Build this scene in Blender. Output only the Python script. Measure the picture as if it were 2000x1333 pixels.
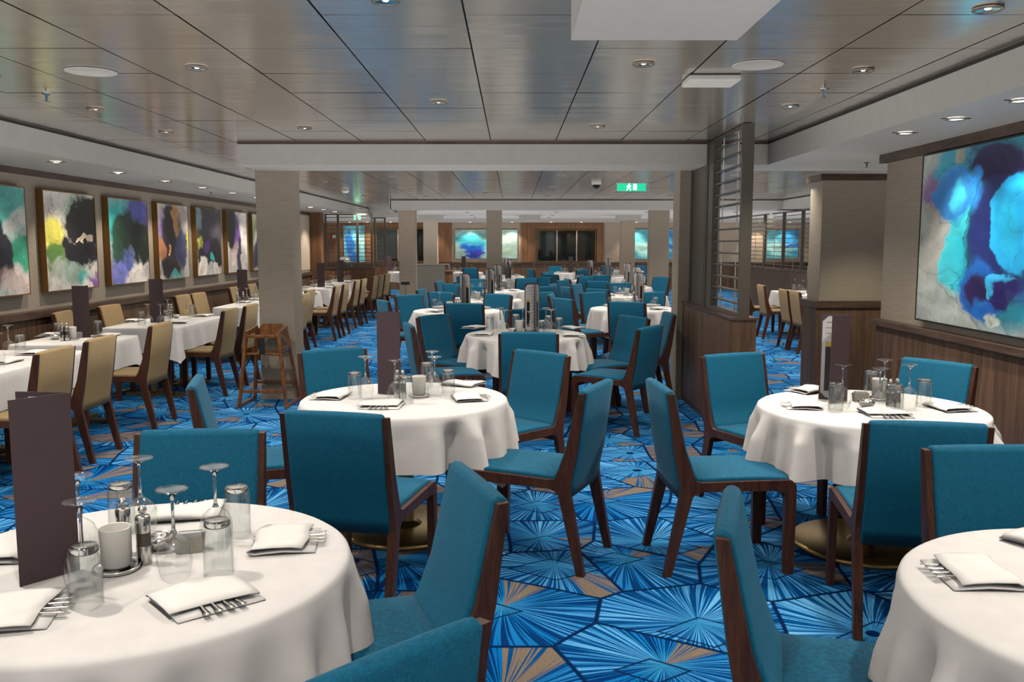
import bpy, bmesh, math, random
from math import sin, cos, pi, radians, atan2, sqrt
from mathutils import Vector, Matrix
for o in list(bpy.data.objects): bpy.data.objects.remove(o)
S = bpy.context.scene
COL = S.collection
rnd = random.Random(11)

# ---------------------------------------------------------------- camera
cam_d = bpy.data.cameras.new('camera'); cam_d.sensor_width = 36.0; cam_d.lens = 36.0*1700/2000
cam_d.clip_end = 200
cam = bpy.data.objects.new('camera', cam_d); COL.objects.link(cam)
cam.location = (0, 0, 1.61)
cam.rotation_euler = (pi/2 - math.atan((666.5-476)/1700), 0, 0)
S.camera = cam
# ---------------------------------------------------------------- world, exposure
W = bpy.data.worlds.new('world'); S.world = W; W.use_nodes = True
bg = W.node_tree.nodes['Background']; bg.inputs[0].default_value = (1.0, 0.96, 0.92, 1); bg.inputs[1].default_value = 1.0
# soft ambient of the long room: stronger from below, where white cloths and carpet throw light back up
_nt = W.node_tree; _tc = _nt.nodes.new('ShaderNodeTexCoord'); _sx = _nt.nodes.new('ShaderNodeSeparateXYZ'); _mr = _nt.nodes.new('ShaderNodeMapRange')
_nt.links.new(_tc.outputs['Generated'], _sx.inputs[0]); _nt.links.new(_sx.outputs[2], _mr.inputs[0])
for _i, _v in enumerate((-.45, -.10, 1.45, .48)): _mr.inputs[_i+1].default_value = _v
_nt.links.new(_mr.outputs[0], bg.inputs[1])
S.view_settings.view_transform = 'Standard'; S.view_settings.look = 'None'
S.view_settings.gamma = 1.0; S.view_settings.use_curve_mapping = False
S.view_settings.exposure = 0.24
cy = S.cycles
cy.max_bounces = 7; cy.diffuse_bounces = 4; cy.glossy_bounces = 3; cy.transmission_bounces = 4
cy.transparent_max_bounces = 32; cy.caustics_reflective = False; cy.caustics_refractive = False
cy.sample_clamp_indirect = 4.0; cy.use_denoising = True; cy.use_light_tree = True
cy.use_fast_gi = True; cy.fast_gi_method = 'REPLACE'; cy.ao_bounces_render = 1; cy.ao_bounces = 1
W.light_settings.distance = 2.7; W.light_settings.ao_factor = 1.0
cy.use_adaptive_sampling = True; cy.adaptive_threshold = 0.02

# ---------------------------------------------------------------- downlights (position lists)
CEIL, SOFF = 2.55, 2.34
GRID = []
for gx, gy0 in ((-2.92, 3.75), (-1.69, 2.35), (-0.49, 1.05), (0.69, 2.25), (1.91, 1.12)):
    st = 1.25 if gx in (-2.92, 1.91) else 2.45
    y = gy0
    while y < 8.0:
        GRID.append((gx, y, CEIL)); y += st
for gx, gy0 in ((-2.9, 9.9), (-1.7, 10.1), (-0.49, 11.3), (0.69, 9.9), (1.91, 11.1), (3.1, 9.9), (4.3, 11.1), (5.3, 9.9)):
    y = gy0
    while y < 18.6:
        GRID.append((gx, y, CEIL)); y += 2.45 if gx > -2.8 else 1.85
SOFL = [(-4.08, 5.45+1.235*i, SOFF) for i in range(13) if abs(5.45+1.235*i-8.2) > -1]
SOFR = [(2.60, y, SOFF) for y in (1.9, 2.56, 3.22, 3.88, 4.554, 5.21, 5.87)] 
FARL = [(x, y, 2.45) for x in (-3.6, -1.2, 1.2, 3.6, 6.0) for y in (21.0, 23.6, 26.2, 28.4)]
WASH = [(x, 30.35, SOFF) for x in (-5.6, -5.0, -4.2, -2.9, -1.45, -0.55, 0.0, 1.35, 2.4, 4.3, 5.2, 8.6, 9.6)]

def spot(loc, watts, size, blend=0.6, rad=0.035, col=(1.0, 0.90, 0.78), rot=(0, 0, 0)):
    d = bpy.data.lights.new('downlight_beam', 'SPOT'); d.energy = watts; d.spot_size = radians(size)
    d.spot_blend = blend; d.shadow_soft_size = rad; d.color = col
    o = bpy.data.objects.new('downlight_beam', d); COL.objects.link(o); o.location = loc; o.rotation_euler = rot
    return o
K = 1.0
for x, y, z in GRID: spot((x, y, z-0.03), 68*K, 118, 0.85)
for x, y, z in SOFL: spot((x, y, z-0.03), 46*K, 84, 0.6, col=(1.0, .87, .72), rot=(0, radians(22), 0))
for x, y, z in SOFR: spot((x, y, z-0.03), 30*K, 84, 0.6, col=(1.0, .89, .76), rot=(0, radians(-22), 0))
spot((3.5, 7.95, SOFF-.03), 75*K, 75, 0.8, col=(1.0, .90, .68), rot=(radians(24), radians(-6), 0))
for x, y, z in FARL: spot((x, y, z-0.03), 95*K, 135, 0.9)
for x, y, z in WASH: spot((x, y, z-0.03), 48*K, 90, 0.6, col=(1.0, .82, .62), rot=(radians(12), 0, 0))

# ---------------------------------------------------------------- materials
def nm(name):
    m = bpy.data.materials.new(name); m.use_nodes = True
    nt = m.node_tree; b = nt.nodes['Principled BSDF']
    return m, nt, b
def N(nt, t, **kw):
    n = nt.nodes.new(t)
    for k, v in kw.items():
        if k.startswith('i_'):
            key = k[2:]
            n.inputs[int(key) if key.isdigit() else key].default_value = v
        else: setattr(n, k, v)
    return n
def LK(nt, a, b): nt.links.new(a, b)
def math_n(nt, op, a, b=None, c=None, clamp=False):
    n = nt.nodes.new('ShaderNodeMath'); n.operation = op; n.use_clamp = clamp
    for i, v in enumerate((a, b, c)):
        if v is None: continue
        if isinstance(v, (int, float)): n.inputs[i].default_value = v
        else: nt.links.new(v, n.inputs[i])
    return n.outputs[0]
def mixc(nt, fac, a, b):
    n = nt.nodes.new('ShaderNodeMix'); n.data_type = 'RGBA'
    for sock, v in ((n.inputs[0], fac), (n.inputs[6], a), (n.inputs[7], b)):
        if isinstance(v, (int, float)): sock.default_value = v
        elif isinstance(v, tuple): sock.default_value = (*v[:3], 1)
        else: nt.links.new(v, sock)
    return n.outputs[2]
def smooth(nt, v, lo, hi, a=0.0, b=1.0):
    n = nt.nodes.new('ShaderNodeMapRange'); n.interpolation_type = 'SMOOTHSTEP'
    nt.links.new(v, n.inputs[0])
    for i, x in enumerate((lo, hi, a, b)): n.inputs[i+1].default_value = x
    return n.outputs[0]
def coords(nt, scale=(1, 1, 1), kind='Object'):
    tc = nt.nodes.new('ShaderNodeTexCoord'); mp = nt.nodes.new('ShaderNodeMapping')
    mp.inputs['Scale'].default_value = scale
    nt.links.new(tc.outputs[kind], mp.inputs[0]); return mp.outputs[0]
def noise(nt, vec, scale, detail=2, rough=.5):
    n = N(nt, 'ShaderNodeTexNoise'); n.inputs['Scale'].default_value = scale
    n.inputs['Detail'].default_value = detail; n.inputs['Roughness'].default_value = rough
    if vec is not None: nt.links.new(vec, n.inputs['Vector'])
    return n
def bump(nt, b, h, strength, dist=.01):
    n = nt.nodes.new('ShaderNodeBump'); n.inputs['Strength'].default_value = strength
    n.inputs['Distance'].default_value = dist
    nt.links.new(h, n.inputs['Height']); nt.links.new(n.outputs[0], b.inputs['Normal'])
def plain(name, col, rough=.5, metal=0, spec=.5, **kw):
    m, nt, b = nm(name)
    v = coords(nt); n = noise(nt, v, 14, 3)
    c = mixc(nt, n.outputs[0], tuple(x*.9 for x in col), tuple(min(1, x*1.08) for x in col))
    LK(nt, c, b.inputs['Base Color'])
    b.inputs['Roughness'].default_value = rough; b.inputs['Metallic'].default_value = metal
    b.inputs['Specular IOR Level'].default_value = spec
    for k, x in kw.items(): b.inputs[k.replace('_', ' ')].default_value = x
    return m
def fabric(name, col, sc=420, sheen=.35):
    m, nt, b = nm(name)
    v = coords(nt)
    n1 = noise(nt, coords(nt, (60, 60, 900)), 1, 2); n2 = noise(nt, coords(nt, (900, 60, 60)), 1, 2)
    s = math_n(nt, 'ADD', n1.outputs[0], n2.outputs[0]); s = math_n(nt, 'MULTIPLY', s, .5)
    c = mixc(nt, smooth(nt, s, .35, .65), tuple(x*.72 for x in col), tuple(min(1, x*1.25) for x in col))
    LK(nt, c, b.inputs['Base Color'])
    b.inputs['Roughness'].default_value = .75; b.inputs['Specular IOR Level'].default_value = .25
    b.inputs['Sheen Weight'].default_value = sheen; b.inputs['Sheen Roughness'].default_value = .4
    b.inputs['Sheen Tint'].default_value = (.6, .8, 1, 1)
    bump(nt, b, s, .25, .0015)
    return m
def wood(name, c1, c2, sc=(30, 30, 2.2), rough=.42, spec=.4):
    m, nt, b = nm(name)
    n = noise(nt, coords(nt, sc), 1.0, 5, .65)
    w = noise(nt, coords(nt, tuple(x*5 for x in sc)), 1.0, 3, .6)
    f = math_n(nt, 'ADD', math_n(nt, 'MULTIPLY', n.outputs[0], .7), math_n(nt, 'MULTIPLY', w.outputs[0], .3))
    c = mixc(nt, smooth(nt, f, .34, .66), c1, c2)
    LK(nt, c, b.inputs['Base Color'])
    b.inputs['Roughness'].default_value = rough; b.inputs['Specular IOR Level'].default_value = spec
    bump(nt, b, f, .12, .002)
    return m
def emis(name, col, st):
    m, nt, b = nm(name); b.inputs['Base Color'].default_value = (*col, 1)
    b.inputs['Emission Color'].default_value = (*col, 1); b.inputs['Emission Strength'].default_value = st
    return m
M = {}
M['blue'] = fabric('blue_fabric', (.002, .120, .225), sheen=.13)
M['tan'] = fabric('tan_fabric', (.33, .235, .115), sheen=.12)
M['chairwood'] = wood('chair_wood', (.040, .013, .008), (.105, .038, .020), (26, 26, 3))
M['highwood'] = wood('high_chair_wood', (.10, .035, .008), (.26, .105, .025), (22, 22, 5), .22, .6)
M['wallwood'] = wood('wall_wood', (.075, .042, .026), (.165, .098, .060), (18, 18, 1.1), .5)
M['wallwood2'] = wood('far_wall_wood', (.13, .060, .026), (.27, .135, .062), (16, 16, .9), .5)
M['trimwood'] = wood('trim_wood', (.060, .036, .026), (.115, .074, .054), (3, 3, 14), .4)
M['brass'] = plain('brass_base', (.42, .30, .13), .34, .9)
M['frame'] = plain('brass_frame', (.30, .17, .055), .4, .7)
M['steel'] = plain('steel', (.62, .60, .57), .16, 1.0)
M['chrome'] = plain('chrome', (.86, .85, .83), .14, 1.0)
M['milldark'] = plain('mill_dark', (.10, .085, .07), .35)
M['soffit'] = plain('painted_soffit', (.50, .49, .485), .55)
M['soffitface'] = plain('painted_beam', (.47, .46, .44), .5)
M['dark'] = plain('dark_gap', (.035, .028, .024), .7)
M['cloth'] = plain('white_linen', (.80, .79, .785), .85, spec=.2)
M['napkin'] = plain('white_napkin', (.90, .89, .875), .9, spec=.15)
M['plum'] = plain('plum_menu_cover', (.098, .062, .072), .6)
M['page'] = plain('menu_page', (.74, .73, .74), .6)
M['black'] = plain('black_print', (.02, .018, .016), .5)
M['grey'] = plain('grey_print', (.34, .34, .36), .6)
M['pink'] = plain('maroon_lining', (.22, .04, .09), .6)
M['yellow'] = plain('yellow_tag', (.75, .52, .10), .5)
M['cream'] = plain('cream_ceramic', (.66, .62, .52), .4)
M['screen'] = plain('bronze_screen_metal', (.12, .108, .088), .42, .35)
M['ring'] = plain('downlight_ring', (.55, .47, .38), .3, .8)
M['panelwhite'] = plain('white_metal_panel', (.60, .59, .56), .4)
M['lens'] = emis('lit_lamp', (1.0, .86, .66), 22)
M['dimlens'] = plain('downlight_reflector', (.72, .66, .56), .16, 1.0)
M['glow'] = emis('bulb', (1.0, .85, .62), 7)
M['grille'] = plain('speaker_grille', (.40, .39, .365), .5)
M['marble'] = plain('grey_marble', (.20, .19, .165), .25)
M['blackmetal'] = plain('black_metal', (.03, .03, .03), .4, .4)
M['redplastic'] = plain('red_plastic', (.45, .03, .02), .4)
M['creamwall'] = plain('cream_wall_panel', (.60, .50, .40), .6)
def wallpaper(name, c1, c2):
    m, nt, b = nm(name)
    n = noise(nt, coords(nt, (5, 5, 160)), 1, 4, .7)
    c = mixc(nt, smooth(nt, n.outputs[0], .35, .65), c1, c2)
    LK(nt, c, b.inputs['Base Color']); b.inputs['Roughness'].default_value = .65
    b.inputs['Specular IOR Level'].default_value = .3
    bump(nt, b, n.outputs[0], .2, .003); return m
M['paper'] = wallpaper('grasscloth_wallpaper', (.30, .255, .205), (.355, .307, .25))
M['paperwarm'] = wallpaper('beige_wallpaper', (.36, .29, .225), (.44, .365, .285))
def ceil_mat():
    m, nt, b = nm('satin_ceiling_panel')
    v = coords(nt, (.7, 5, 1)); n = noise(nt, v, 1.3, 2)
    c = mixc(nt, n.outputs[0], (.62, .575, .50), (.70, .66, .575))
    LK(nt, c, b.inputs['Base Color'])
    b.inputs['Metallic'].default_value = .6
    b.inputs['Roughness'].default_value = .19
    n2 = noise(nt, coords(nt, (.35, 4.5, 1)), 1.0, 2)
    bump(nt, b, n2.outputs[0], .22, .02)
    return m
M['ceil'] = ceil_mat()
def glass_mat(name='thin_glass', tint=(.975, .985, .98)):
    m = bpy.data.materials.new(name); m.use_nodes = True; nt = m.node_tree; nt.nodes.clear()
    out = N(nt, 'ShaderNodeOutputMaterial'); tr = N(nt, 'ShaderNodeBsdfTransparent'); tr.inputs[0].default_value = (*tint, 1)
    gl = N(nt, 'ShaderNodeBsdfGlossy'); gl.inputs['Roughness'].default_value = .07; gl.inputs[0].default_value = (1, 1, 1, 1)
    lw = N(nt, 'ShaderNodeLayerWeight'); lw.inputs['Blend'].default_value = .35
    f = math_n(nt, 'MULTIPLY_ADD', math_n(nt, 'POWER', lw.outputs['Facing'], 3.2), .95, .09, clamp=True)
    mx = N(nt, 'ShaderNodeMixShader'); LK(nt, f, mx.inputs[0]); LK(nt, tr.outputs[0], mx.inputs[1]); LK(nt, gl.outputs[0], mx.inputs[2])
    LK(nt, mx.outputs[0], out.inputs[0]); return m
M['glass'] = glass_mat()
M['thickglass'], _nt, _b = nm('thick_glass'); _b.inputs['Base Color'].default_value = (1, 1, 1, 1); _b.inputs['Transmission Weight'].default_value = 1; _b.inputs['Roughness'].default_value = .0; _b.inputs['IOR'].default_value = 1.5
def frost():
    m, nt, b = nm('frosted_glass'); b.inputs['Base Color'].default_value = (.90, .88, .82, 1)
    b.inputs['Roughness'].default_value = .35; b.inputs['Subsurface Weight'].default_value = .0
    b.inputs['Transmission Weight'].default_value = 0.0
    n = noise(nt, coords(nt), 30, 2); bump(nt, b, n.outputs[0], .05, .002); return m
M['frost'] = frost()
def window_glass():
    m, nt, b = nm('dark_window_glass'); b.inputs['Base Color'].default_value = (.006, .010, .010, 1)
    b.inputs['Roughness'].default_value = .04; b.inputs['Specular IOR Level'].default_value = .9
    n = noise(nt, coords(nt), 2, 1); bump(nt, b, n.outputs[0], .02, .01); return m
M['night'] = window_glass()

def carpet():
    m, nt, b = nm('flower_carpet')
    base = coords(nt)
    dn = noise(nt, base, 1.1, 1); 
    vd = N(nt, 'ShaderNodeVectorMath', operation='SCALE'); LK(nt, dn.outputs['Color'], vd.inputs[0]); vd.inputs['Scale'].default_value = .10
    va = N(nt, 'ShaderNodeVectorMath', operation='ADD'); LK(nt, base, va.inputs[0]); LK(nt, vd.outputs[0], va.inputs[1])
    P = va.outputs[0]
    fine = noise(nt, base, 170, 2)
    def layer(scale, seedoff, spokes):
        off = N(nt, 'ShaderNodeVectorMath', operation='ADD'); LK(nt, P, off.inputs[0]); off.inputs[1].default_value = (seedoff, seedoff*.7, 0)
        v = N(nt, 'ShaderNodeTexVoronoi', voronoi_dimensions='2D', feature='F1'); v.inputs['Scale'].default_value = scale; v.inputs['Randomness'].default_value = .8
        LK(nt, off.outputs[0], v.inputs['Vector'])
        ve = N(nt, 'ShaderNodeTexVoronoi', voronoi_dimensions='2D', feature='DISTANCE_TO_EDGE'); ve.inputs['Scale'].default_value = scale; ve.inputs['Randomness'].default_value = .8
        LK(nt, off.outputs[0], ve.inputs['Vector'])
        d = N(nt, 'ShaderNodeVectorMath', operation='SUBTRACT'); LK(nt, off.outputs[0], d.inputs[0]); LK(nt, v.outputs['Position'], d.inputs[1])
        sp = N(nt, 'ShaderNodeSeparateXYZ'); LK(nt, d.outputs[0], sp.inputs[0])
        a = math_n(nt, 'ARCTAN2', sp.outputs[1], sp.outputs[0])
        r = math_n(nt, 'SQRT', math_n(nt, 'ADD', math_n(nt, 'MULTIPLY', sp.outputs[0], sp.outputs[0]), math_n(nt, 'MULTIPLY', sp.outputs[1], sp.outputs[1])))
        sc = N(nt, 'ShaderNodeSeparateColor'); LK(nt, v.outputs['Color'], sc.inputs[0])
        w = math_n(nt, 'ADD', math_n(nt, 'MULTIPLY', a, spokes), math_n(nt, 'MULTIPLY', sc.outputs[0], 90))
        n1 = N(nt, 'ShaderNodeTexNoise', noise_dimensions='2D'); n1.inputs['Scale'].default_value = 1; n1.inputs['Detail'].default_value = 1
        cx = N(nt, 'ShaderNodeCombineXYZ'); LK(nt, w, cx.inputs[0]); LK(nt, math_n(nt, 'MULTIPLY', r, 1.6), cx.inputs[1]); LK(nt, cx.outputs[0], n1.inputs['Vector'])
        # an off-centre kite drawn round the heart of each flower
        kx = math_n(nt, 'ABSOLUTE', math_n(nt, 'ADD', sp.outputs[0], math_n(nt, 'MULTIPLY_ADD', sc.outputs[1], .16, -.08)))
        ky = math_n(nt, 'ABSOLUTE', math_n(nt, 'ADD', sp.outputs[1], math_n(nt, 'MULTIPLY_ADD', sc.outputs[2], .10, .0)))
        kite = math_n(nt, 'SUBTRACT', math_n(nt, 'ADD', kx, math_n(nt, 'MULTIPLY', ky, 1.5)), math_n(nt, 'MULTIPLY_ADD', sc.outputs[0], .16, .12))
        ringm = smooth(nt, math_n(nt, 'ABSOLUTE', kite), .006, .014, 1, 0)
        edge = smooth(nt, ve.outputs[0], .010, .024, 1, 0)
        return n1.outputs[0], r, ringm, edge, sc, kite, w
    s1, r1, g1, e1, c1, a1, w1 = layer(1.75, 0.0, 25.0)
    # petal groups: the angle cut into a few wide sectors, each with its own shade
    sec = N(nt, 'ShaderNodeTexWhiteNoise', noise_dimensions='1D')
    LK(nt, math_n(nt, 'FLOOR', math_n(nt, 'MULTIPLY', w1, .07)), sec.inputs['W'])
    out = math_n(nt, 'GREATER_THAN', a1, 0.0)
    sec2 = N(nt, 'ShaderNodeTexWhiteNoise', noise_dimensions='1D')
    LK(nt, math_n(nt, 'ADD', math_n(nt, 'FLOOR', math_n(nt, 'MULTIPLY', w1, .05)), math_n(nt, 'MULTIPLY', out, 17.3)), sec2.inputs['W'])
    shade = math_n(nt, 'ADD', math_n(nt, 'MULTIPLY', sec2.outputs[0], .55), math_n(nt, 'MULTIPLY', c1.outputs[0], .45))
    line = smooth(nt, s1, .47, .56)
    navy = (.005, .020, .075)
    ground = mixc(nt, shade, (.006, .032, .13), (.014, .105, .31))
    ray = mixc(nt, shade, (.026, .165, .44), (.155, .44, .76))
    ray = mixc(nt, smooth(nt, r1, .0, .16), (.10, .42, .72), ray)
    A = mixc(nt, line, ground, ray)
    A = mixc(nt, math_n(nt, 'MULTIPLY', smooth(nt, s1, .60, .68), shade), A, (.22, .50, .78))
    gcol = mixc(nt, fine.outputs[0], (.13, .105, .08), (.27, .215, .16))
    goldsec = math_n(nt, 'GREATER_THAN', sec2.outputs[0], .989)
    goldcell = math_n(nt, 'GREATER_THAN', c1.outputs[2], .96)
    gold = math_n(nt, 'MAXIMUM', math_n(nt, 'MULTIPLY', goldsec, out), math_n(nt, 'MULTIPLY', goldcell, math_n(nt, 'LESS_THAN', r1, .26)))
    A = mixc(nt, math_n(nt, 'MULTIPLY', gold, smooth(nt, s1, .40, .48)), A, gcol)
    A = mixc(nt, math_n(nt, 'MULTIPLY', g1, .95), A, navy)
    eye = math_n(nt, 'MULTIPLY', smooth(nt, r1, .028, .034, 1, 0), math_n(nt, 'GREATER_THAN', c1.outputs[0], .62))
    A = mixc(nt, eye, A, navy)
    C = mixc(nt, e1, A, navy)
    f = N(nt, 'ShaderNodeMix'); f.data_type = 'RGBA'; f.blend_type = 'MULTIPLY'; f.inputs[0].default_value = .5
    LK(nt, C, f.inputs[6]); LK(nt, fine.outputs['Color'], f.inputs[7])
    bc = N(nt, 'ShaderNodeBrightContrast'); bc.inputs[1].default_value = 0.0; LK(nt, f.outputs[2], bc.inputs[0])
    gm = N(nt, 'ShaderNodeHueSaturation'); gm.inputs['Value'].default_value = 1.25; gm.inputs['Saturation'].default_value = 1.08; LK(nt, bc.outputs[0], gm.inputs['Color'])
    LK(nt, gm.outputs[0], b.inputs['Base Color'])
    b.inputs['Roughness'].default_value = .95; b.inputs['Specular IOR Level'].default_value = .05
    bump(nt, b, fine.outputs[0], .5, .006)
    return m
M['carpet'] = carpet()

def painting_mat(name, bgc, layers, seed=0.0, warp=.16, w=1.0, h=1.0):
    """flowing ink painting: soft warped pools of colour laid one over another; coordinates are local metres."""
    m, nt, b = nm(name)
    tc = N(nt, 'ShaderNodeTexCoord'); sp = N(nt, 'ShaderNodeSeparateXYZ'); LK(nt, tc.outputs['Object'], sp.inputs[0])
    u = math_n(nt, 'DIVIDE', sp.outputs[0], w); v = math_n(nt, 'DIVIDE', sp.outputs[2], h)
    cb = N(nt, 'ShaderNodeCombineXYZ'); LK(nt, u, cb.inputs[0]); LK(nt, v, cb.inputs[1]); cb.inputs[2].default_value = seed
    n1 = noise(nt, cb.outputs[0], 2.6, 3, .55); n2 = noise(nt, cb.outputs[0], 9, 3, .6)
    def warped():
        s1 = N(nt, 'ShaderNodeVectorMath', operation='SUBTRACT'); LK(nt, n1.outputs['Color'], s1.inputs[0]); s1.inputs[1].default_value = (.5, .5, .5)
        k1 = N(nt, 'ShaderNodeVectorMath', operation='SCALE'); LK(nt, s1.outputs[0], k1.inputs[0]); k1.inputs['Scale'].default_value = warp*3
        s2 = N(nt, 'ShaderNodeVectorMath', operation='SUBTRACT'); LK(nt, n2.outputs['Color'], s2.inputs[0]); s2.inputs[1].default_value = (.5, .5, .5)
        k2 = N(nt, 'ShaderNodeVectorMath', operation='SCALE'); LK(nt, s2.outputs[0], k2.inputs[0]); k2.inputs['Scale'].default_value = warp*.9
        a1 = N(nt, 'ShaderNodeVectorMath', operation='ADD'); LK(nt, cb.outputs[0], a1.inputs[0]); LK(nt, k1.outputs[0], a1.inputs[1])
        a2 = N(nt, 'ShaderNodeVectorMath', operation='ADD'); LK(nt, a1.outputs[0], a2.inputs[0]); LK(nt, k2.outputs[0], a2.inputs[1])
        return a2.outputs[0]
    q = N(nt, 'ShaderNodeSeparateXYZ'); LK(nt, warped(), q.inputs[0])
    col = mixc(nt, n1.outputs[0], bgc, tuple(min(1, x*1.12) for x in bgc))
    for c, cx, cyy, rx, ry, soft, al in layers:
        dx = math_n(nt, 'DIVIDE', math_n(nt, 'SUBTRACT', q.outputs[0], cx), rx)
        dy = math_n(nt, 'DIVIDE', math_n(nt, 'SUBTRACT', q.outputs[1], cyy), ry)
        d = math_n(nt, 'SQRT', math_n(nt, 'ADD', math_n(nt, 'MULTIPLY', dx, dx), math_n(nt, 'MULTIPLY', dy, dy)))
        mk = smooth(nt, d, 1-soft, 1.0, al, 0)
        cc = mixc(nt, smooth(nt, d, .2, 1.0), c, tuple(min(1, x*1.25+.006) for x in c))
        col = mixc(nt, mk, col, cc)
        if soft < .4:   # pigment line where the pool dried
            ed = smooth(nt, math_n(nt, 'ABSOLUTE', math_n(nt, 'SUBTRACT', d, .97)), 0.0, .035, .45, 0)
            col = mixc(nt, ed, col, tuple(x*.35 for x in c))
    n3 = noise(nt, warped(), 3.4, 4, .62); n4 = noise(nt, warped(), 2.1, 2, .5)
    tone = N(nt, 'ShaderNodeMix'); tone.data_type = 'RGBA'; tone.blend_type = 'MULTIPLY'; tone.inputs[0].default_value = 1
    LK(nt, col, tone.inputs[6]); tv = smooth(nt, n3.outputs[0], .30, .70, .68, 1.30)
    cc3 = N(nt, 'ShaderNodeCombineXYZ')
    for i_ in range(3): LK(nt, tv, cc3.inputs[i_])
    LK(nt, cc3.outputs[0], tone.inputs[7])
    vein = smooth(nt, math_n(nt, 'ABSOLUTE', math_n(nt, 'SUBTRACT', n4.outputs[0], .5)), .0, .007, .35, 0)
    col = mixc(nt, vein, tone.outputs[2], (.03, .06, .10))
    LK(nt, col, b.inputs['Base Color']); b.inputs['Roughness'].default_value = .35
    return m

# ---------------------------------------------------------------- mesh helpers
class MB:
    def __init__(s): s.v = []; s.f = []; s.mi = []; s.mats = []; s.sm = []
    def m(s, mat):
        if mat not in s.mats: s.mats.append(mat)
        return s.mats.index(mat)
    def add(s, vs, fs, mat, smooth_=False):
        o = len(s.v); s.v += [tuple(p) for p in vs]; k = s.m(mat)
        for f in fs: s.f.append(tuple(i+o for i in f)); s.mi.append(k); s.sm.append(smooth_)
    def box(s, x0, x1, y0, y1, z0, z1, mat):
        vs = [(x0, y0, z0), (x1, y0, z0), (x1, y1, z0), (x0, y1, z0), (x0, y0, z1), (x1, y0, z1), (x1, y1, z1), (x0, y1, z1)]
        s.add(vs, [(0, 3, 2, 1), (4, 5, 6, 7), (0, 1, 5, 4), (1, 2, 6, 5), (2, 3, 7, 6), (3, 0, 4, 7)], mat)
    def prism(s, poly, x0, x1, mat):           # poly in (y, z), extruded along x
        n = len(poly)
        vs = [(x0, y, z) for y, z in poly]+[(x1, y, z) for y, z in poly]
        fs = [tuple(range(n))[::-1], tuple(range(n, 2*n))]+[(i, (i+1) % n, n+(i+1) % n, n+i) for i in range(n)]
        s.add(vs, fs, mat)
    def lathe(s, prof, mat, seg=24, c=(0, 0, 0), smooth_=True, cap0=False, cap1=False):
        vs = []; fs = []; n = len(prof)
        for i in range(seg):
            a = 2*pi*i/seg
            for r, z in prof: vs.append((c[0]+r*cos(a), c[1]+r*sin(a), c[2]+z))
        for i in range(seg):
            j = (i+1) % seg
            for k in range(n-1): fs.append((i*n+k, j*n+k, j*n+k+1, i*n+k+1))
        s.add(vs, fs, mat, smooth_)
        if cap0: s.add([vs[i*n] for i in range(seg)], [tuple(range(seg))[::-1]], mat)
        if cap1: s.add([vs[i*n+n-1] for i in range(seg)], [tuple(range(seg))], mat)
    def tube(s, a, b, r, mat, seg=8, r2=None):
        a = Vector(a); b = Vector(b); d = (b-a).normalized(); r2 = r if r2 is None else r2
        u = d.orthogonal().normalized(); w = d.cross(u); vs = []
        for p, rr in ((a, r), (b, r2)):
            for i in range(seg): t = 2*pi*i/seg; vs.append(p+u*rr*cos(t)+w*rr*sin(t))
        s.add(vs, [(i, (i+1) % seg, seg+(i+1) % seg, seg+i) for i in range(seg)], mat, True)
        s.add(vs, [tuple(range(seg))[::-1], tuple(range(seg, 2*seg))], mat)
    def beam(s, a, b, w, h, mat, up=(0, 0, 1)):   # rectangular bar from a to b
        a = Vector(a); b = Vector(b); d = (b-a).normalized(); u = Vector(up)
        sx = d.cross(u).normalized()*w/2; sz = sx.cross(d).normalized()*h/2; vs = []
        for p in (a, b): vs += [p-sx-sz, p+sx-sz, p+sx+sz, p-sx+sz]
        s.add(vs, [(0, 3, 2, 1), (4, 5, 6, 7), (0, 1, 5, 4), (1, 2, 6, 5), (2, 3, 7, 6), (3, 0, 4, 7)], mat)
    def mesh(s, name, bevel=0):
        me = bpy.data.meshes.new(name); me.from_pydata(s.v, [], s.f)
        for mt in s.mats: me.materials.append(mt)
        for p, k, q in zip(me.polygons, s.mi, s.sm): p.material_index = k; p.use_smooth = q
        if bevel:
            bm = bmesh.new(); bm.from_mesh(me)
            bmesh.ops.recalc_face_normals(bm, faces=bm.faces)
            bmesh.ops.bevel(bm, geom=[e for e in bm.edges if e.calc_face_angle(0) > .5], offset=bevel, segments=2, affect='EDGES', profile=.5)
            bm.to_mesh(me); bm.free()
        me.update(); return me
    def build(s, name, parent=None, bevel=0, loc=(0, 0, 0)):
        o = bpy.data.objects.new(name, s.mesh(name, bevel)); COL.objects.link(o); o.location = loc
        if parent: o.parent = parent
        return o
def empty(name, loc=(0, 0, 0), rz=0):
    o = bpy.data.objects.new(name, None); COL.objects.link(o); o.location = loc; o.rotation_euler = (0, 0, rz); o.empty_display_size = .1
    return o
def tag(o, label=None, cat=None, group=None, kind=None):
    if label: o['label'] = label
    if cat: o['category'] = cat
    if group: o['group'] = group
    if kind: o['kind'] = kind
    return o
def copy_tree(o, parent=None):
    c = o.copy(); COL.objects.link(c)
    if parent: c.parent = parent
    for ch in o.children: copy_tree(ch, c)
    return c
def wipe_children(o):
    for ch in list(o.children): wipe_children(ch)
    bpy.data.objects.remove(o)
def place(proto, used, loc, rz=0):
    """first placement uses the prototype itself, later ones copy it and each of its parts"""
    o = proto if not used.get(proto.name) else copy_tree(proto)
    used[proto.name] = True
    o.location = loc; o.rotation_euler = (0, 0, rz); return o
def struct(o): o['kind'] = 'structure'; return o
def PX(p):
    """image x of a world point, only used to word left-to-right order in labels"""
    return p[0]/max(p[1], .1)

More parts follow.
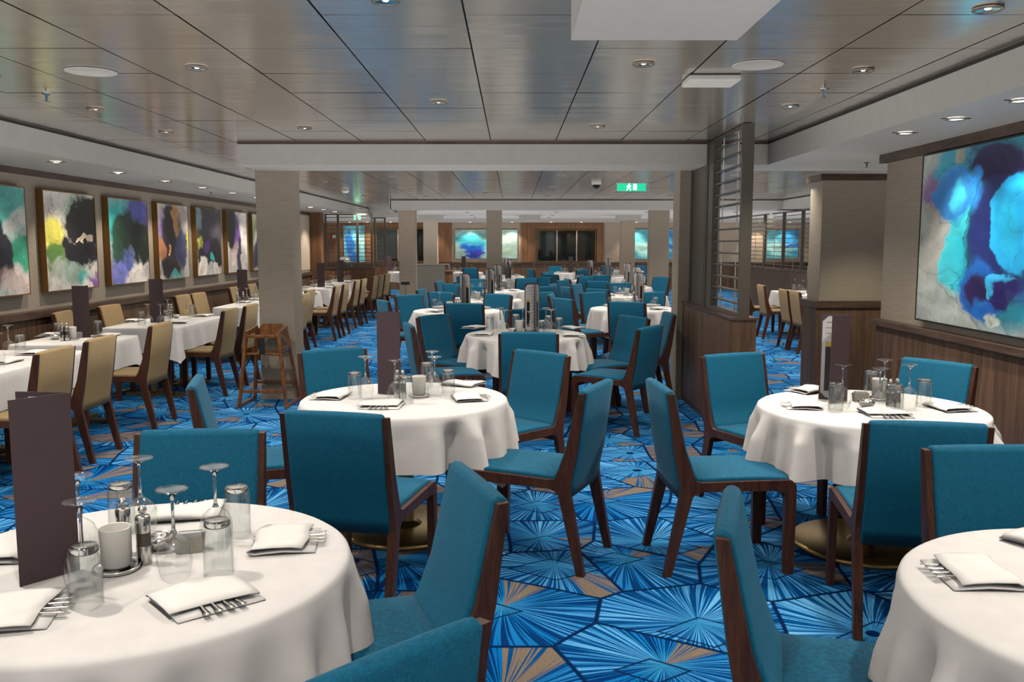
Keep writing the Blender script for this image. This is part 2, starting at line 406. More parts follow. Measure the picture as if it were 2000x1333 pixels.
# world positions measured for the chairs (x, y, heading in degrees) and the tableware
CHAIRS=[
 ('b1',-0.388,2.449,110.2),('b2',-0.433,1.629,45.0),('b3',-0.672,3.853,-13.0),('b4',-1.158,2.929,183.4),
 ('b5',-1.346,4.515,-75.3),('b6',-1.028,5.518,214.4),('b7',-0.017,5.402,136.7),('b8',0.147,4.409,66.8),
 ('b9',1.036,4.323,-85.9),('b10',1.525,5.243,-157.5),('b11',0.865,2.177,-107.0),('b12',1.683,3.657,-9.8),
 ('b13',2.303,5.0,124.7),('b14',1.672,2.667,180.9),('b15',0.152,7.143,-3.9),('b16',-0.531,8.348,-126.0),
 ('b17',-0.615,7.659,-74.8),('b18',0.92,7.5,56.4),('b19',0.915,8.231,119.4),('b20',1.299,8.8,92.7),
 ('t1',-3.351,5.771,89.6),('t2',-3.386,6.487,90.5),('t3',-3.406,7.669,90.0),('t4',-3.327,9.332,89.1),
 ('t5',-3.311,10.027,89.2),('s1',-3.375,13.279,86.2),('s2',-3.231,14.58,91.1),('s3',-3.218,15.322,89.1),
 ('s4',-3.287,16.838,89.3),('s5',-3.256,17.42,87.8),('s6',-3.25,18.909,85.5),('s7',-3.222,19.518,85.8),
 ('s8',-3.21,20.447,82.3),('w1',-4.365,9.025,-83.4),('w2',-4.31,9.916,-93.7),('w3',-4.213,11.866,-93.4),
 ('w4',-4.181,12.379,-94.7),('w5',-4.212,14.087,-88.5),('r2',4.558,14.801,-93.6),('r1',4.469,14.896,-91.3),
 ('r3',4.479,13.391,-91.0),('r4',4.489,12.883,-90.5),('f1',-0.4,11.75,144.0),('f2',0.28,12.72,-45.0),
 ('f3',0.29,14.59,-46.0),('f4',0.26,9.01,201.0),('f5',0.66,16.87,-48.0),('f6',0.33,15.24,71.0),
 ('f7',0.83,12.0,-101.0),('f8',0.92,11.23,-62.0),('f9',1.17,14.25,-73.0),('f10',1.37,14.95,-117.0),
 ('g1',1.34,12.34,214.0),('g2',1.51,10.71,-26.0),('g3',1.8,16.73,-37.0),('g4',2.03,15.3,202.0),
 ('g5',1.53,13.67,-45.0),('g6',1.9,19.61,22.0),('g7',1.36,18.77,36.0),('g8',1.88,12.83,33.0),
 ('g9',1.4,17.44,-80.0),('g10',3.17,26.97,224.0),('g11',2.78,25.43,43.0),('g12',4.39,28.4,218.0),
 ('g15',2.91,18.2,126.0),('g16',3.05,15.21,208.0),('h1',-1.11,11.6,-135.0),('h2',-0.52,10.47,-8.0),
 ('h3',-1.08,13.43,-100.0),('h4',-0.85,12.82,-36.0),('h5',-1.07,16.15,-102.0),('h6',-0.8,15.51,-42.0),
 ('h7',-0.76,14.0,158.0),('h9',-2.1,25.64,110.0),('h10',-0.81,18.89,-44.0),('h11',-0.94,25.5,-20.0),
 ('h12',-0.89,17.15,140.0),('h13',-1.29,10.9,-64.0),('k1',0.79,24.07,-67.0),('k3',1.11,21.4,230.0),
 ('k4',1.38,26.97,222.0),('k5',0.97,18.55,-58.0),('k6',1.25,19.96,-45.0),('k7',0.22,17.98,-49.0),
 ('k13',1.55,23.49,43.0),
]
WARE=[
 ('wine','T1',-1.055,2.066,0),('wine','T1',-1.092,2.491,0),('wine','T1',-0.87,2.169,0),('wine','T1',-0.839,2.396,0),
 ('wine','T1',-1.177,2.3,0),('tumbler','T1',-1.013,1.992,0),('tumbler','T1',-1.166,2.526,0),('tumbler','T1',-0.763,2.184,0),
 ('tumbler','T1',-0.81,2.493,0),('candle','T1',-1.043,2.217,0),('mill','T1',-0.99,2.265,0),('mill','T1',-1.074,2.334,0),
 ('bowl','T1',-0.994,2.375,0),('packets','T1',-0.904,2.363,15),('menu','T1',-1.142,2.22,None),('napkin','T1',-0.735,2.02,-138),
 ('napkin','T1',-0.65,2.432,-80),('napkin','T1',-1.041,2.697,10),('napkin','T1',-1.148,1.94,-75),('napkin','T1',-1.421,2.347,100),
 ('wine','T2',-0.817,4.8,0),('wine','T2',-0.632,4.655,0),('wine','T2',-0.466,5.029,0),('wine','T2',-0.43,4.787,0),
 ('tumbler','T2',-0.872,4.77,0),('tumbler','T2',-0.569,4.621,0),('tumbler','T2',-0.512,5.166,0),('tumbler','T2',-0.36,4.868,0),
 ('mill','T2',-0.637,4.78,0),('mill','T2',-0.606,4.77,0),('candle','T2',-0.523,4.838,0),('menu','T2',-0.631,4.855,None),
 ('napkin','T2',-0.686,4.538,175),('napkin','T2',-0.236,4.766,-75),('napkin','T2',-1.02,4.821,85),('napkin','T2',-0.297,5.254,-30),
 ('wine','T4',1.721,4.479,0),('wine','T4',2.019,4.669,0),('wine','T4',1.856,4.339,0),('wine','T4',2.065,4.469,0),
 ('tumbler','T4',1.665,4.414,0),('tumbler','T4',1.944,4.349,0),('tumbler','T4',2.016,4.829,0),('tumbler','T4',2.173,4.532,0),
 ('mill','T4',1.958,4.447,0),('mill','T4',2.004,4.472,0),('candle','T4',2.025,4.741,0),('bowl','T4',1.86,4.501,0),
 ('packets','T4',1.904,4.694,0),('menu','T4',1.954,4.939,None),('napkin','T4',1.536,4.535,80),('napkin','T4',1.72,5.021,30),
 ('napkin','T4',1.883,4.312,180),('napkin','T4',2.285,4.477,-80),('wine','T3',-0.115,8.489,0),('wine','T3',-0.073,8.206,0),
 ('wine','T3',0.104,8.537,0),('wine','T3',0.166,8.05,0),('wine','T3',0.333,8.489,0),('wine','T3',0.374,8.27,0),
 ('tumbler','T3',-0.215,8.467,0),('tumbler','T3',0.041,8.745,0),('tumbler','T3',0.276,8.068,0),('tumbler','T3',0.453,8.349,0),
 ('tumbler','T3',0.36,8.588,0),('candle','T3',0.07,8.411,0),('bowl','T3',0.005,8.411,0),('menu','T3',0.249,8.612,None),
 ('napkin','T3',-0.277,8.148,85),('napkin','T3',-0.391,8.826,60),('napkin','T3',0.632,8.772,-60),('napkin','T3',0.569,8.079,-90),
 ('napkin','T5',1.191,2.177,88),('napkin','T5',1.552,2.41,-60),('tumbler','T5',1.418,2.253,0),('wine','T5',1.482,2.3,0),
 ('wine','L0',-3.882,6.671,0),('tumbler','L0',-3.848,6.767,0),('napkin','L0',-3.737,6.742,90),('napkin','L0',-3.684,6.239,90),
 ('wine','L0',-3.988,6.49,0),('tumbler','L1',-4.088,7.805,0),('tumbler','L1',-3.828,8.014,0),('mill','L1',-3.98,7.666,0),
 ('mill','L1',-3.941,7.666,0),('bowl','L1',-4.106,7.778,0),('candle','L1',-3.933,7.736,0),('packets','L1',-3.967,7.906,10),
 ('menu','L1',-3.956,8.037,None),('napkin','L1',-4.332,8.102,90),('napkin','L1',-3.773,8.033,90),('tumbler','L2',-3.901,9.13,0),
 ('tumbler','L2',-3.719,10.105,0),('tumbler','L2',-3.684,9.271,0),('wine','L2',-3.775,9.009,0),('wine','L2',-3.662,9.047,0),
 ('wine','L2',-3.901,9.846,0),('wine','L2',-3.72,9.919,0),('bowl','L2',-3.882,10.043,0),('mill','L2',-3.971,10.043,0),
 ('mill','L2',-3.942,10.043,0),('menu','L2',-3.844,9.516,None),('napkin','L2',-4.209,9.594,90),('napkin','L2',-3.664,10.282,90),
 ('napkin','L2',-3.58,9.406,-90),('wine','L3',-3.867,12.296,0),('wine','L3',-3.745,12.296,0),('wine','L3',-3.85,13.05,0),
 ('wine','L3',-3.901,13.548,0),('mill','L3',-3.96,12.55,0),('mill','L3',-3.915,12.665,0),('menu','L3',-3.925,12.889,None),
 ('napkin','L3',-3.92,12.683,90),('tumbler','L3',-3.861,12.922,0),('tumbler','L3',-3.886,13.351,0),('napkin','L3',-3.923,13.328,-90),
]

# ================================================================ THE ROOM
def sbox(name, x0, x1, y0, y1, z0, z1, mat, bevel=0):
    b = MB(); b.box(x0, x1, y0, y1, z0, z1, mat); return struct(b.build(name, bevel=bevel))
fl = MB(); fl.box(-8, 11, -2.5, 31, -.1, 0, M['carpet']); struct(fl.build('floor'))

def panels(mb, x0, x1, y0, y1, z, gx0, dx, gy0, dy, mat, back=True):
    """individual ceiling trays, each hung with a hair of tilt, dark joints between"""
    xs = [x0]; k = math.ceil((x0-gx0)/dx+.02)
    while gx0+k*dx < x1-.02: xs.append(gx0+k*dx); k += 1
    xs.append(x1)
    ys = [y0]; k = math.ceil((y0-gy0)/dy+.02)
    while gy0+k*dy < y1-.02: ys.append(gy0+k*dy); k += 1
    ys.append(y1)
    r = random.Random(5)
    for i in range(len(xs)-1):
        for j in range(len(ys)-1):
            a, b_ = xs[i]+.004, xs[i+1]-.004; c, d = ys[j]+.0012, ys[j+1]-.0012
            t = [r.uniform(-.0012, .0012) for _ in range(4)]
            vs = [(a, c, z+t[0]), (b_, c, z+t[1]), (b_, d, z+t[2]), (a, d, z+t[3])]
            m_ = ((a+b_)/2, (c+d)/2, z+sum(t)/4)
            mb.add(vs+[m_], [(1, 0, 4), (2, 1, 4), (3, 2, 4), (0, 3, 4)], mat)
    mb.box(x0, x1, y0, y1, z+.012, z+.05, M['dark'])
c = MB(); GX, DX = -.195, .597
panels(c, -3.83, 2.38, -2.5, 8.24, CEIL, GX, DX, 8.1, .625, M['ceil'])
panels(c, -3.83, -2.55, 8.24, 8.92, CEIL, GX, DX, 8.1, .625, M['ceil'])
panels(c, -3.83, -2.62, 18.9, 23.5, CEIL, GX, DX, 8.1, .625, M['ceil'])
panels(c, -3.83, 5.8, 8.92, 18.9, CEIL, GX, DX, 8.1, .625, M['ceil'])
c.box(-2.62, 11, 19.5, 29.8, 2.45, 2.5, M['soffit']); c.box(-8, -2.62, 23.5, 29.8, 2.45, 2.5, M['soffit'])
c.box(-8, -2.62, 23.46, 23.5, 2.3, 2.62, M['soffit']); c.box(-2.64, -2.60, 18.9, 23.5, 2.3, 2.62, M['soffit'])
struct(c.build('ceiling'))

def soffit(name, x0, x1, y0, y1, faces='', top=CEIL+.05, z=SOFF):
    b = MB(); b.box(x0, x1, y0, y1, z, top, M['soffitface'])
    for f in faces:      # dark shadow gap along the top of an exposed face
        if f == 'y': b.box(x0, x1, y0-.004, y0+.002, CEIL-.022, CEIL-.002, M['trimwood'])
        if f == '+': b.box(x1-.002, x1+.004, y0, y1, CEIL-.022, CEIL-.002, M['dark'])
        if f == '-': b.box(x0-.004, x0+.002, y0, y1, CEIL-.022, CEIL-.002, M['dark'])
    return struct(b.build(name, bevel=0))
soffit('trim_1', -4.9, -3.83, -2.5, 19.0, '+')                 # left soffit with the row of spots
soffit('trim_2', 2.38, 8.0, -2.5, 8.24, '-')                   # right soffit
soffit('trim_3', -2.55, 8.0, 8.24, 8.92, 'y')                  # beam over the first columns
soffit('trim_4', 5.8, 11, 8.92, 19.5, '-')
soffit('trim_5', -2.62, 11, 18.9, 19.5, 'y')                   # second beam
soffit('trim_6', -8, -3.83, 19.0, 23.5, '+')
b = MB(); b.box(-8, 11, 29.8, 31, SOFF, 2.5, M['soffit']); struct(b.build('trim_7'))
b = MB(); b.box(.21, .80, .6, 3.2, SOFF-.01, CEIL, M['soffit']); struct(b.build('trim_8'))

# left wall: wallpaper above, wood below, ledge and crown
b = MB(); b.box(-5.0, -4.8, -2.5, 21.0, 0, 2.6, M['paper']); b.box(-4.8, -4.79, 18.2, 20.75, 1.0, 2.26, M['creamwall']); struct(b.build('wall_left'))
b = MB(); b.box(-4.8, -4.77, -2.5, 21, .0, .86, M['wallwood']); struct(b.build('wall_left_panelling'))
b = MB(); b.box(-4.8, -4.735, -2.5, 21, .86, .945, M['trimwood']); struct(b.build('trim_9', bevel=.008))
b = MB(); b.box(-4.8, -4.76, -2.5, 21, 2.28, 2.34, M['trimwood']); struct(b.build('trim_10'))
b = MB(); b.box(-5.0, -4.52, 20.75, 21.1, 0, 2.34, M['wallwood2']); struct(b.build('wall_left_pier'))
# right wall with return
b = MB(); b.box(3.1, 3.3, -2.5, 7.3, 0, 2.34, M['paper']); b.box(3.3, 8, 7.1, 7.3, 0, 2.34, M['paper']); struct(b.build('wall_right'))
b = MB(); b.box(3.075, 3.1, -2.5, 7.325, 0, .93, M['wallwood']); b.box(3.1, 8, 7.3, 7.325, 0, .93, M['wallwood']); struct(b.build('wall_right_panelling'))
b = MB(); b.box(3.035, 3.1, -2.5, 7.36, .93, .985, M['trimwood']); b.box(3.1, 8, 7.3, 7.36, .93, .985, M['trimwood']); struct(b.build('trim_11', bevel=.006))
b = MB(); b.box(3.05, 3.1, -2.5, 7.35, 2.27, 2.34, M['trimwood']); struct(b.build('trim_12'))
# far right, far left and back walls
sbox('wall_far_right', 10.8, 11, 7.3, 31, 0, 2.6, M['paper'])
sbox('wall_far_left', -8, -7.8, 21, 31, 0, 2.6, M['wallwood2'])
YB = 30.8
b = MB()
b.box(-8, 11, YB, YB+.2, 0, .94, M['wallwood']); b.box(-8, 11, YB-.04, YB, .90, .955, M['trimwood'])
for x0, x1, mm in ((-8, -2.12, 'wallwood2'), (-2.12, -.02, 'paperwarm'), (-.02, .31, 'paperwarm'), (.31, 3.22, 'wallwood2'), (3.22, 11, 'paperwarm')):
    b.box(x0, x1, YB, YB+.2, .94, 2.6, M[mm])
struct(b.build('wall_back'))
b = MB()   # projecting timber pilasters either side of the painting alcove and window
for x0, x1 in ((-2.62, -2.12), (.31, .78), (2.98, 3.22)): b.box(x0, x1, YB-.05, YB, .955, SOFF, M['wallwood2'])
b.box(.78, 2.98, YB-.05, YB, 2.13, SOFF, M['wallwood2'])
struct(b.build('trim_13'))

def window(name, x0, x1, z0, z1, y, bars, tint=None):
    w = MB(); w.box(x0, x1, y-.02, y, z0, z1, M['night'])
    o = struct(w.build(name))
    f = MB(); t = .022
    f.box(x0-t, x0, y-.04, y, z0-t, z1+t, M['frame']); f.box(x1, x1+t, y-.04, y, z0-t, z1+t, M['frame'])
    f.box(x0, x1, y-.04, y, z0-t, z0, M['frame']); f.box(x0, x1, y-.04, y, z1, z1+t, M['frame'])
    for q in bars: f.box(q-t, q+t, y-.045, y, z0, z1, M['ring'])
    f.build('window_frame', o); return o
window('window_1', .90, 2.92, 1.0, 2.06, YB, (1.58, 2.27))
window('window_2', -4.75, -3.05, 1.0, 2.12, YB, (-4.0, -3.45))

# half wall under the screen
b = MB(); b.box(1.755, 1.955, 6.93, 8.93, .06, 1.0, M['wallwood']); b.box(1.745, 1.965, 6.92, 8.93, 1.0, 1.02, M['trimwood'])
b.box(1.765, 1.945, 6.94, 8.93, 0, .06, M['trimwood']); struct(b.build('wall_divider'))
b = MB(); b.box(-4.52, -3.30, 20.98, 21.2, 0, 1.0, M['wallwood2']); b.box(-4.52, -3.28, 20.96, 21.22, 1.0, 1.02, M['trimwood']); struct(b.build('wall_divider_left'))
b = MB(); b.box(-3.72, -3.28, 22.9, 23.1, 0, 1.0, M['wallwood2']); struct(b.build('wall_divider_rear_left'))
b = MB(); b.box(6.12, 6.3, 17, 23.5, 0, 1.0, M['wallwood']); b.box(6.1, 6.32, 17, 23.5, 1.0, 1.02, M['trimwood']); struct(b.build('wall_divider_right'))

# columns
def column(x0, x1, y0, y1, top, mat, label, base=False):
    t = empty('column', ((x0+x1)/2, (y0+y1)/2, 0)); tag(t, label, 'column', 'square columns along the room')
    cx, cy_ = (x0+x1)/2, (y0+y1)/2
    b = MB(); b.box(x0-cx, x1-cx, y0-cy_, y1-cy_, 0, top, mat); b.build('shaft', t, bevel=.006)
    b = MB(); b.box(x0-cx-.012, x1-cx+.012, y0-cy_-.012, y1-cy_+.012, top-.055, top-.01, M['soffit']); b.build('capital', t)
    if base:
        b = MB(); b.box(x0-cx-.03, x1-cx+.03, y0-cy_-.03, y1-cy_+.03, 0, .93, M['wallwood']); b.build('panelled_base', t)
        b = MB(); b.box(x0-cx-.06, x1-cx+.06, y0-cy_-.06, y1-cy_+.06, .93, 1.0, M['trimwood']); b.build('ledge', t)
        b = MB(); b.box(x0-cx-.04, x1-cx+.04, y0-cy_-.04, y1-cy_+.04, top-.07, top-.002, M['trimwood']); b.build('crown', t)
    else:
        b = MB(); b.box(x0-cx-.006, x1-cx+.006, y0-cy_-.006, y1-cy_+.006, 0, .09, M['soffit'] if y0 > 15 else mat); b.build('skirting', t)
    return t
column(-2.60, -2.235, 8.93, 9.28, SOFF+.21, M['paper'], 'beige wallpapered square column beside the wooden high chair')
column(1.70, 2.05, 8.935, 9.28, SOFF+.21, M['paper'], 'beige square column behind the slatted screen and half wall')
column(3.28, 4.4, 9.3, 9.68, SOFF, M['paper'], 'wide square column with wood panelled base and dark crown', True)
column(-2.52, -2.15, 19.5, 19.85, 2.45, M['paperwarm'], 'beige square column behind the black sign stand')
column(-.57, -.225, 19.5, 19.85, 2.45, M['paper'], 'square column in front of the long blue painting on the back wall')
column(3.07, 3.50, 19.5, 19.85, 2.45, M['paper'], 'square column right of the far small blue painting')
column(-2.63, -2.22, 26.0, 26.4, 2.45, M['creamwall'], 'pale cream column behind the grey marble service station')
column(3.24, 3.65, 26.0, 26.4, 2.45, M['paperwarm'], 'farthest right square column, left of the far small blue painting')
for x0, x1, lab in ((-2.78, -2.07, 'pale boxed ceiling head above the cream column'), (3.12, 3.80, 'pale boxed ceiling head above the farthest right column'), (.2, .84, 'pale box under the far ceiling between the two rows of columns')):
    b = MB(); b.box(x0, x1, 25.9, 26.5, 2.29, 2.46, M['soffitface']); tag(b.build('ceiling_box'), lab, 'ceiling box', 'boxes under the far ceiling')

# slatted screens
def screen(loc, rz, length, z0, z1, n, label, posts=(), rods=(), pw=.09, group='slatted bronze screens', board=None):
    t = empty('slatted_screen', loc, rz); tag(t, label, 'screen', group)
    for p in (0, length):
        b = MB(); b.box(p-.02, p+.02, -pw/2, pw/2, z0, z1, M['screen']); b.build('post', t)
    for nm_, za, zb in (('top_rail', z1-.03, z1), ('bottom_rail', z0, z0+.03)):
        b = MB(); b.box(.02, length-.02, -pw/2+.01, pw/2-.01, za, zb, M['screen']); b.build(nm_, t)
    for i in range(1, n+1):
        z = z0+(z1-z0)*i/(n+1); b = MB(); b.box(.02, length-.02, -.022, .022, z-.007, z+.007, M['screen']); b.build('slat', t)
    for r in rods:
        b = MB(); b.tube((r, 0, z0+.03), (r, 0, z1-.03), .006, M['chrome'], 8); b.build('rod', t)
    for p in posts:
        b = MB(); b.box(p-.025, p+.025, -pw/2, pw/2, z0, z1, M['screen']); b.build('post', t)
    if board:
        b = MB(); b.box(board[0], board[1], -.035, .035, z0+.03, z1-.03, M['screen']); b.build('end_board', t)
    return t
screen((1.855, 6.97, 0), pi/2, 1.24, 1.02, CEIL-.005, 14, 'tall bronze slatted screen on the half wall by the middle aisle', rods=(.28, .78), board=(1.02, 1.22))
screen((1.855, 8.27, 0), pi/2, .63, 1.02, SOFF-.005, 0, 'short solid bronze screen under the beam beside the square column', board=(.02, .61))
screen((-4.47, 21.05, 0), 0, 1.10, 1.02, 2.32, 13, 'bronze slatted screen at the far end of the left wall', rods=(), posts=(.30, .76), pw=.06)
screen((-3.68, 23.0, 0), 0, .35, 1.0, 2.29, 11, 'narrow bronze slatted screen behind the left wall screen', posts=(.08,), pw=.06)
screen((6.2, 17.1, 0), pi/2, 6.3, 1.02, SOFF-.01, 12, 'long bronze slatted screen seen past the half wall on the right', posts=(1.6, 2.9, 4.4), rods=(.8, 2.2, 3.6, 5.2), pw=.07)

# ---------------------------------------------------------------- ceiling fittings
def fitting(kind):
    t = empty('downlight')
    b = MB(); b.lathe([(.058, -.002), (.060, -.008), (.052, -.012), (.045, -.006)], M['ring'], 24); b.build('trim_ring', t)
    if kind == 'soffit':
        b = MB(); b.lathe([(.0, -.007), (.03, -.007), (.045, -.004)], M['lens'], 20); b.build('lit_lens', t)
        b = MB(); b.box(-.085, -.055, -.006, .006, -.004, -.001, M['dark']); b.box(.055, .085, -.006, .006, -.004, -.001, M['dark']); b.build('clip', t)
    else:
        b = MB(); b.lathe([(.0, -.001), (.02, -.002), (.046, -.007)], M['dimlens'], 20); b.build('reflector', t)
        b = MB(); b.lathe([(.0, -.008), (.010, -.006), (.013, -.002)], M['glow'], 10); b.build('bulb', t)
    return t
used = {}
pa = fitting('main'); pb = fitting('soffit')
def lights_row(lst, proto, labf, group, cond=lambda p: True):
    for i, p in enumerate(lst):
        if not cond(p): continue
        o = place(proto, used, p); tag(o, labf(p, i), 'downlight', group)
vis = [p for p in GRID if p[1] > 3.3 and p[1] < 8.2]
vis.sort(key=lambda p: (round(p[0], 2), p[1]))
COLN = {-2.92: 'leftmost line', -1.69: 'second line from left', -.49: 'line left of the white ceiling box', .69: 'line right of centre', 1.91: 'rightmost line'}
ORD = ['nearest', 'second nearest', 'third nearest', 'fourth nearest', 'fifth nearest', 'sixth nearest']
cnt = {}
for p in vis:
    k = cnt.get(p[0], 0); cnt[p[0]] = k+1
    tag(place(pa, used, p), 'ceiling downlight before the beam, %s of the %s' % (ORD[k], COLN[p[0]]), 'downlight', 'recessed ceiling downlights')
NTHR = ['first', 'second', 'third', 'fourth', 'fifth', 'sixth', 'seventh', 'eighth', 'ninth', 'tenth', 'eleventh', 'twelfth', 'thirteenth']
xs_ = sorted({p[0] for p in GRID if p[1] > 8.5})
for x_ in xs_:
    for k, p in enumerate(sorted([p for p in GRID if p[1] > 8.5 and p[0] == x_], key=lambda p: p[1])):
        tag(place(pa, used, p), 'recessed downlight past the beam, %s line from left, %s from the beam' % (NTHR[xs_.index(x_)], NTHR[k]), 'downlight', 'downlights past the beam')
L_ = [p for p in SOFL if p[1] > 7]
for i, p in enumerate(L_):
    tag(place(pb, used, p), 'lit downlight in the left soffit above the paintings, number %d from the front' % (i+1), 'downlight', 'soffit downlights on the left')
for i, p in enumerate([p for p in SOFR if p[1] > 4]+[(3.5, 7.95, SOFF)]):
    tag(place(pb, used, p), ['lit right soffit downlight over the big painting, nearest the camera', 'lit right soffit downlight, middle of the three over the big painting', 'lit right soffit downlight nearest the far edge of the big painting', 'lit downlight in the soffit between big painting and wide column'][i], 'downlight', 'soffit downlights on the right')
for x_ in sorted({p[0] for p in FARL}):
    for k, p in enumerate(sorted([p for p in FARL if p[0] == x_], key=lambda p: p[1])):
        tag(place(pa, used, p), 'tiny downlight in far white ceiling, %s line from left, %s from the front' % (NTHR[sorted({p[0] for p in FARL}).index(x_)], NTHR[k]), 'downlight', 'far ceiling downlights')
for k, p in enumerate(WASH): tag(place(pb, used, p), 'tiny glowing wall washer above the back wall, %s from the left' % NTHR[k], 'downlight', 'back wall washers')

for (x, y), lab in zip(((-2.31, 4.91), (1.297, 4.73)), ('flush round speaker grille in the ceiling, left one above paintings', 'flush round speaker grille in the ceiling, right one near screen')):
    b = MB(); b.lathe([(0, -.002), (.115, -.002), (.12, -.004), (.132, -.004), (.135, 0)], M['grille'], 40, (x, y, CEIL-.002)); tag(b.build('ceiling_speaker'), lab, 'speaker', 'ceiling speakers')
b = MB(); b.box(.99, 1.28, 4.98, 5.22, CEIL-.035, CEIL-.002, M['panelwhite']); tag(b.build('ceiling_panel', bevel=.008), 'white raised rectangular panel on the ceiling near the right speaker', 'ceiling panel')
sp = MB(); sp.lathe([(.026, 0), (.026, -.006), (.008, -.010), (.008, -.04), (.004, -.045)], M['steel'], 12, cap1=True); sp.lathe([(.0, -.046), (.022, -.048), (.0, -.051)], M['steel'], 12)
proto = sp.build('sprinkler_head')
for p, lab in (((-2.938, 5.63, CEIL), 'sprinkler head under the ceiling at far upper left'), ((1.917, 5.48, CEIL), 'sprinkler head under the ceiling between two right downlights'),
               ((3.20, 7.98, SOFF), 'sprinkler head above the wide wood based column'), ((-4.27, 12.5, SOFF), 'sprinkler head in the left soffit between lit downlights')):
    tag(place(proto, used, p), lab, 'sprinkler', 'ceiling sprinklers')
t = empty('security_camera', (1.3, 13.6, CEIL)); tag(t, 'small dome security camera on the ceiling left of the exit sign', 'security camera')
b = MB(); b.lathe([(.075, 0), (.075, -.035), (.06, -.04)], M['panelwhite'], 20); b.build('housing', t)
b = MB(); b.lathe([(.058, -.04), (.05, -.075), (.025, -.095), (0, -.10)], M['black'], 20); b.build('dome', t)
t = empty('smoke_detector', (-2.95, 15.6, CEIL)); tag(t, 'white round smoke detector on the ceiling beyond the left column', 'smoke detector')
b = MB(); b.lathe([(.07, 0), (.07, -.02), (.045, -.05), (0, -.055)], M['panelwhite'], 20); b.build('cover', t)

# exit sign
EX = empty('exit_sign', (1.49, 11.0, 0)); tag(EX, 'lit green exit sign with white running figures hanging from ceiling', 'exit sign')
b = MB(); b.box(-.178, .178, -.02, .02, 2.262, 2.355, emis('exit_green', (.01, .50, .26), .9)); b.box(-.185, .185, -.026, .026, 2.352, 2.36, M['panelwhite']); b.build('green_panel', EX)
def figure(mb, cx, s, mat):
    y = -.024
    def q(pts): mb.add([(cx+a*s, y, 2.308+c_*s) for a, c_ in pts], [tuple(range(len(pts)))], mat)
    n = 12; q([(.004+.010*cos(2*pi*i/n), .034+.010*sin(2*pi*i/n)) for i in range(n)])
    q([(-.010, .022), (.012, .022), (.006, -.006), (-.010, -.006)]); q([(-.010, .022), (-.030, .006), (-.026, .0), (-.006, .014)])
    q([(.012, .022), (.030, .010), (.026, .004), (.008, .012)]); q([(-.010, -.004), (.0, -.004), (-.022, -.040), (-.032, -.036)])
    q([(-.002, -.006), (.008, -.006), (.026, -.024), (.020, -.030)]); q([(.018, -.024), (.026, -.022), (.020, -.042), (.012, -.040)])
we = emis('exit_white', (1, 1, .98), 3.0)
b = MB(); figure(b, -.035, 1.0, we); b.build('running_figure', EX)
b = MB(); y = -.024; b.add([(.02, y, 2.275), (.062, y, 2.275), (.062, y, 2.345), (.02, y, 2.345)], [(0, 1, 2, 3)], we); b.build('door_symbol', EX)
b = MB()
for x in (-.12, .12): b.tube((x, 0, 2.36), (x, 0, CEIL), .005, M['steel'])
b.build('hanger', EX)
EX2 = empty('exit_sign', (-3.84, 21.8, 0)); tag(EX2, 'small lit green exit sign behind the far left slatted screen', 'exit sign')
b = MB(); b.box(-.08, .08, -.02, .02, 2.20, 2.33, emis('exit_glow', (.15, .95, .45), 2.2)); b.build('green_panel', EX2)
b = MB(); figure(b, 0.0, 1.0, we); o = b.build('running_figure', EX2); o.location = (0, 0, -.045)

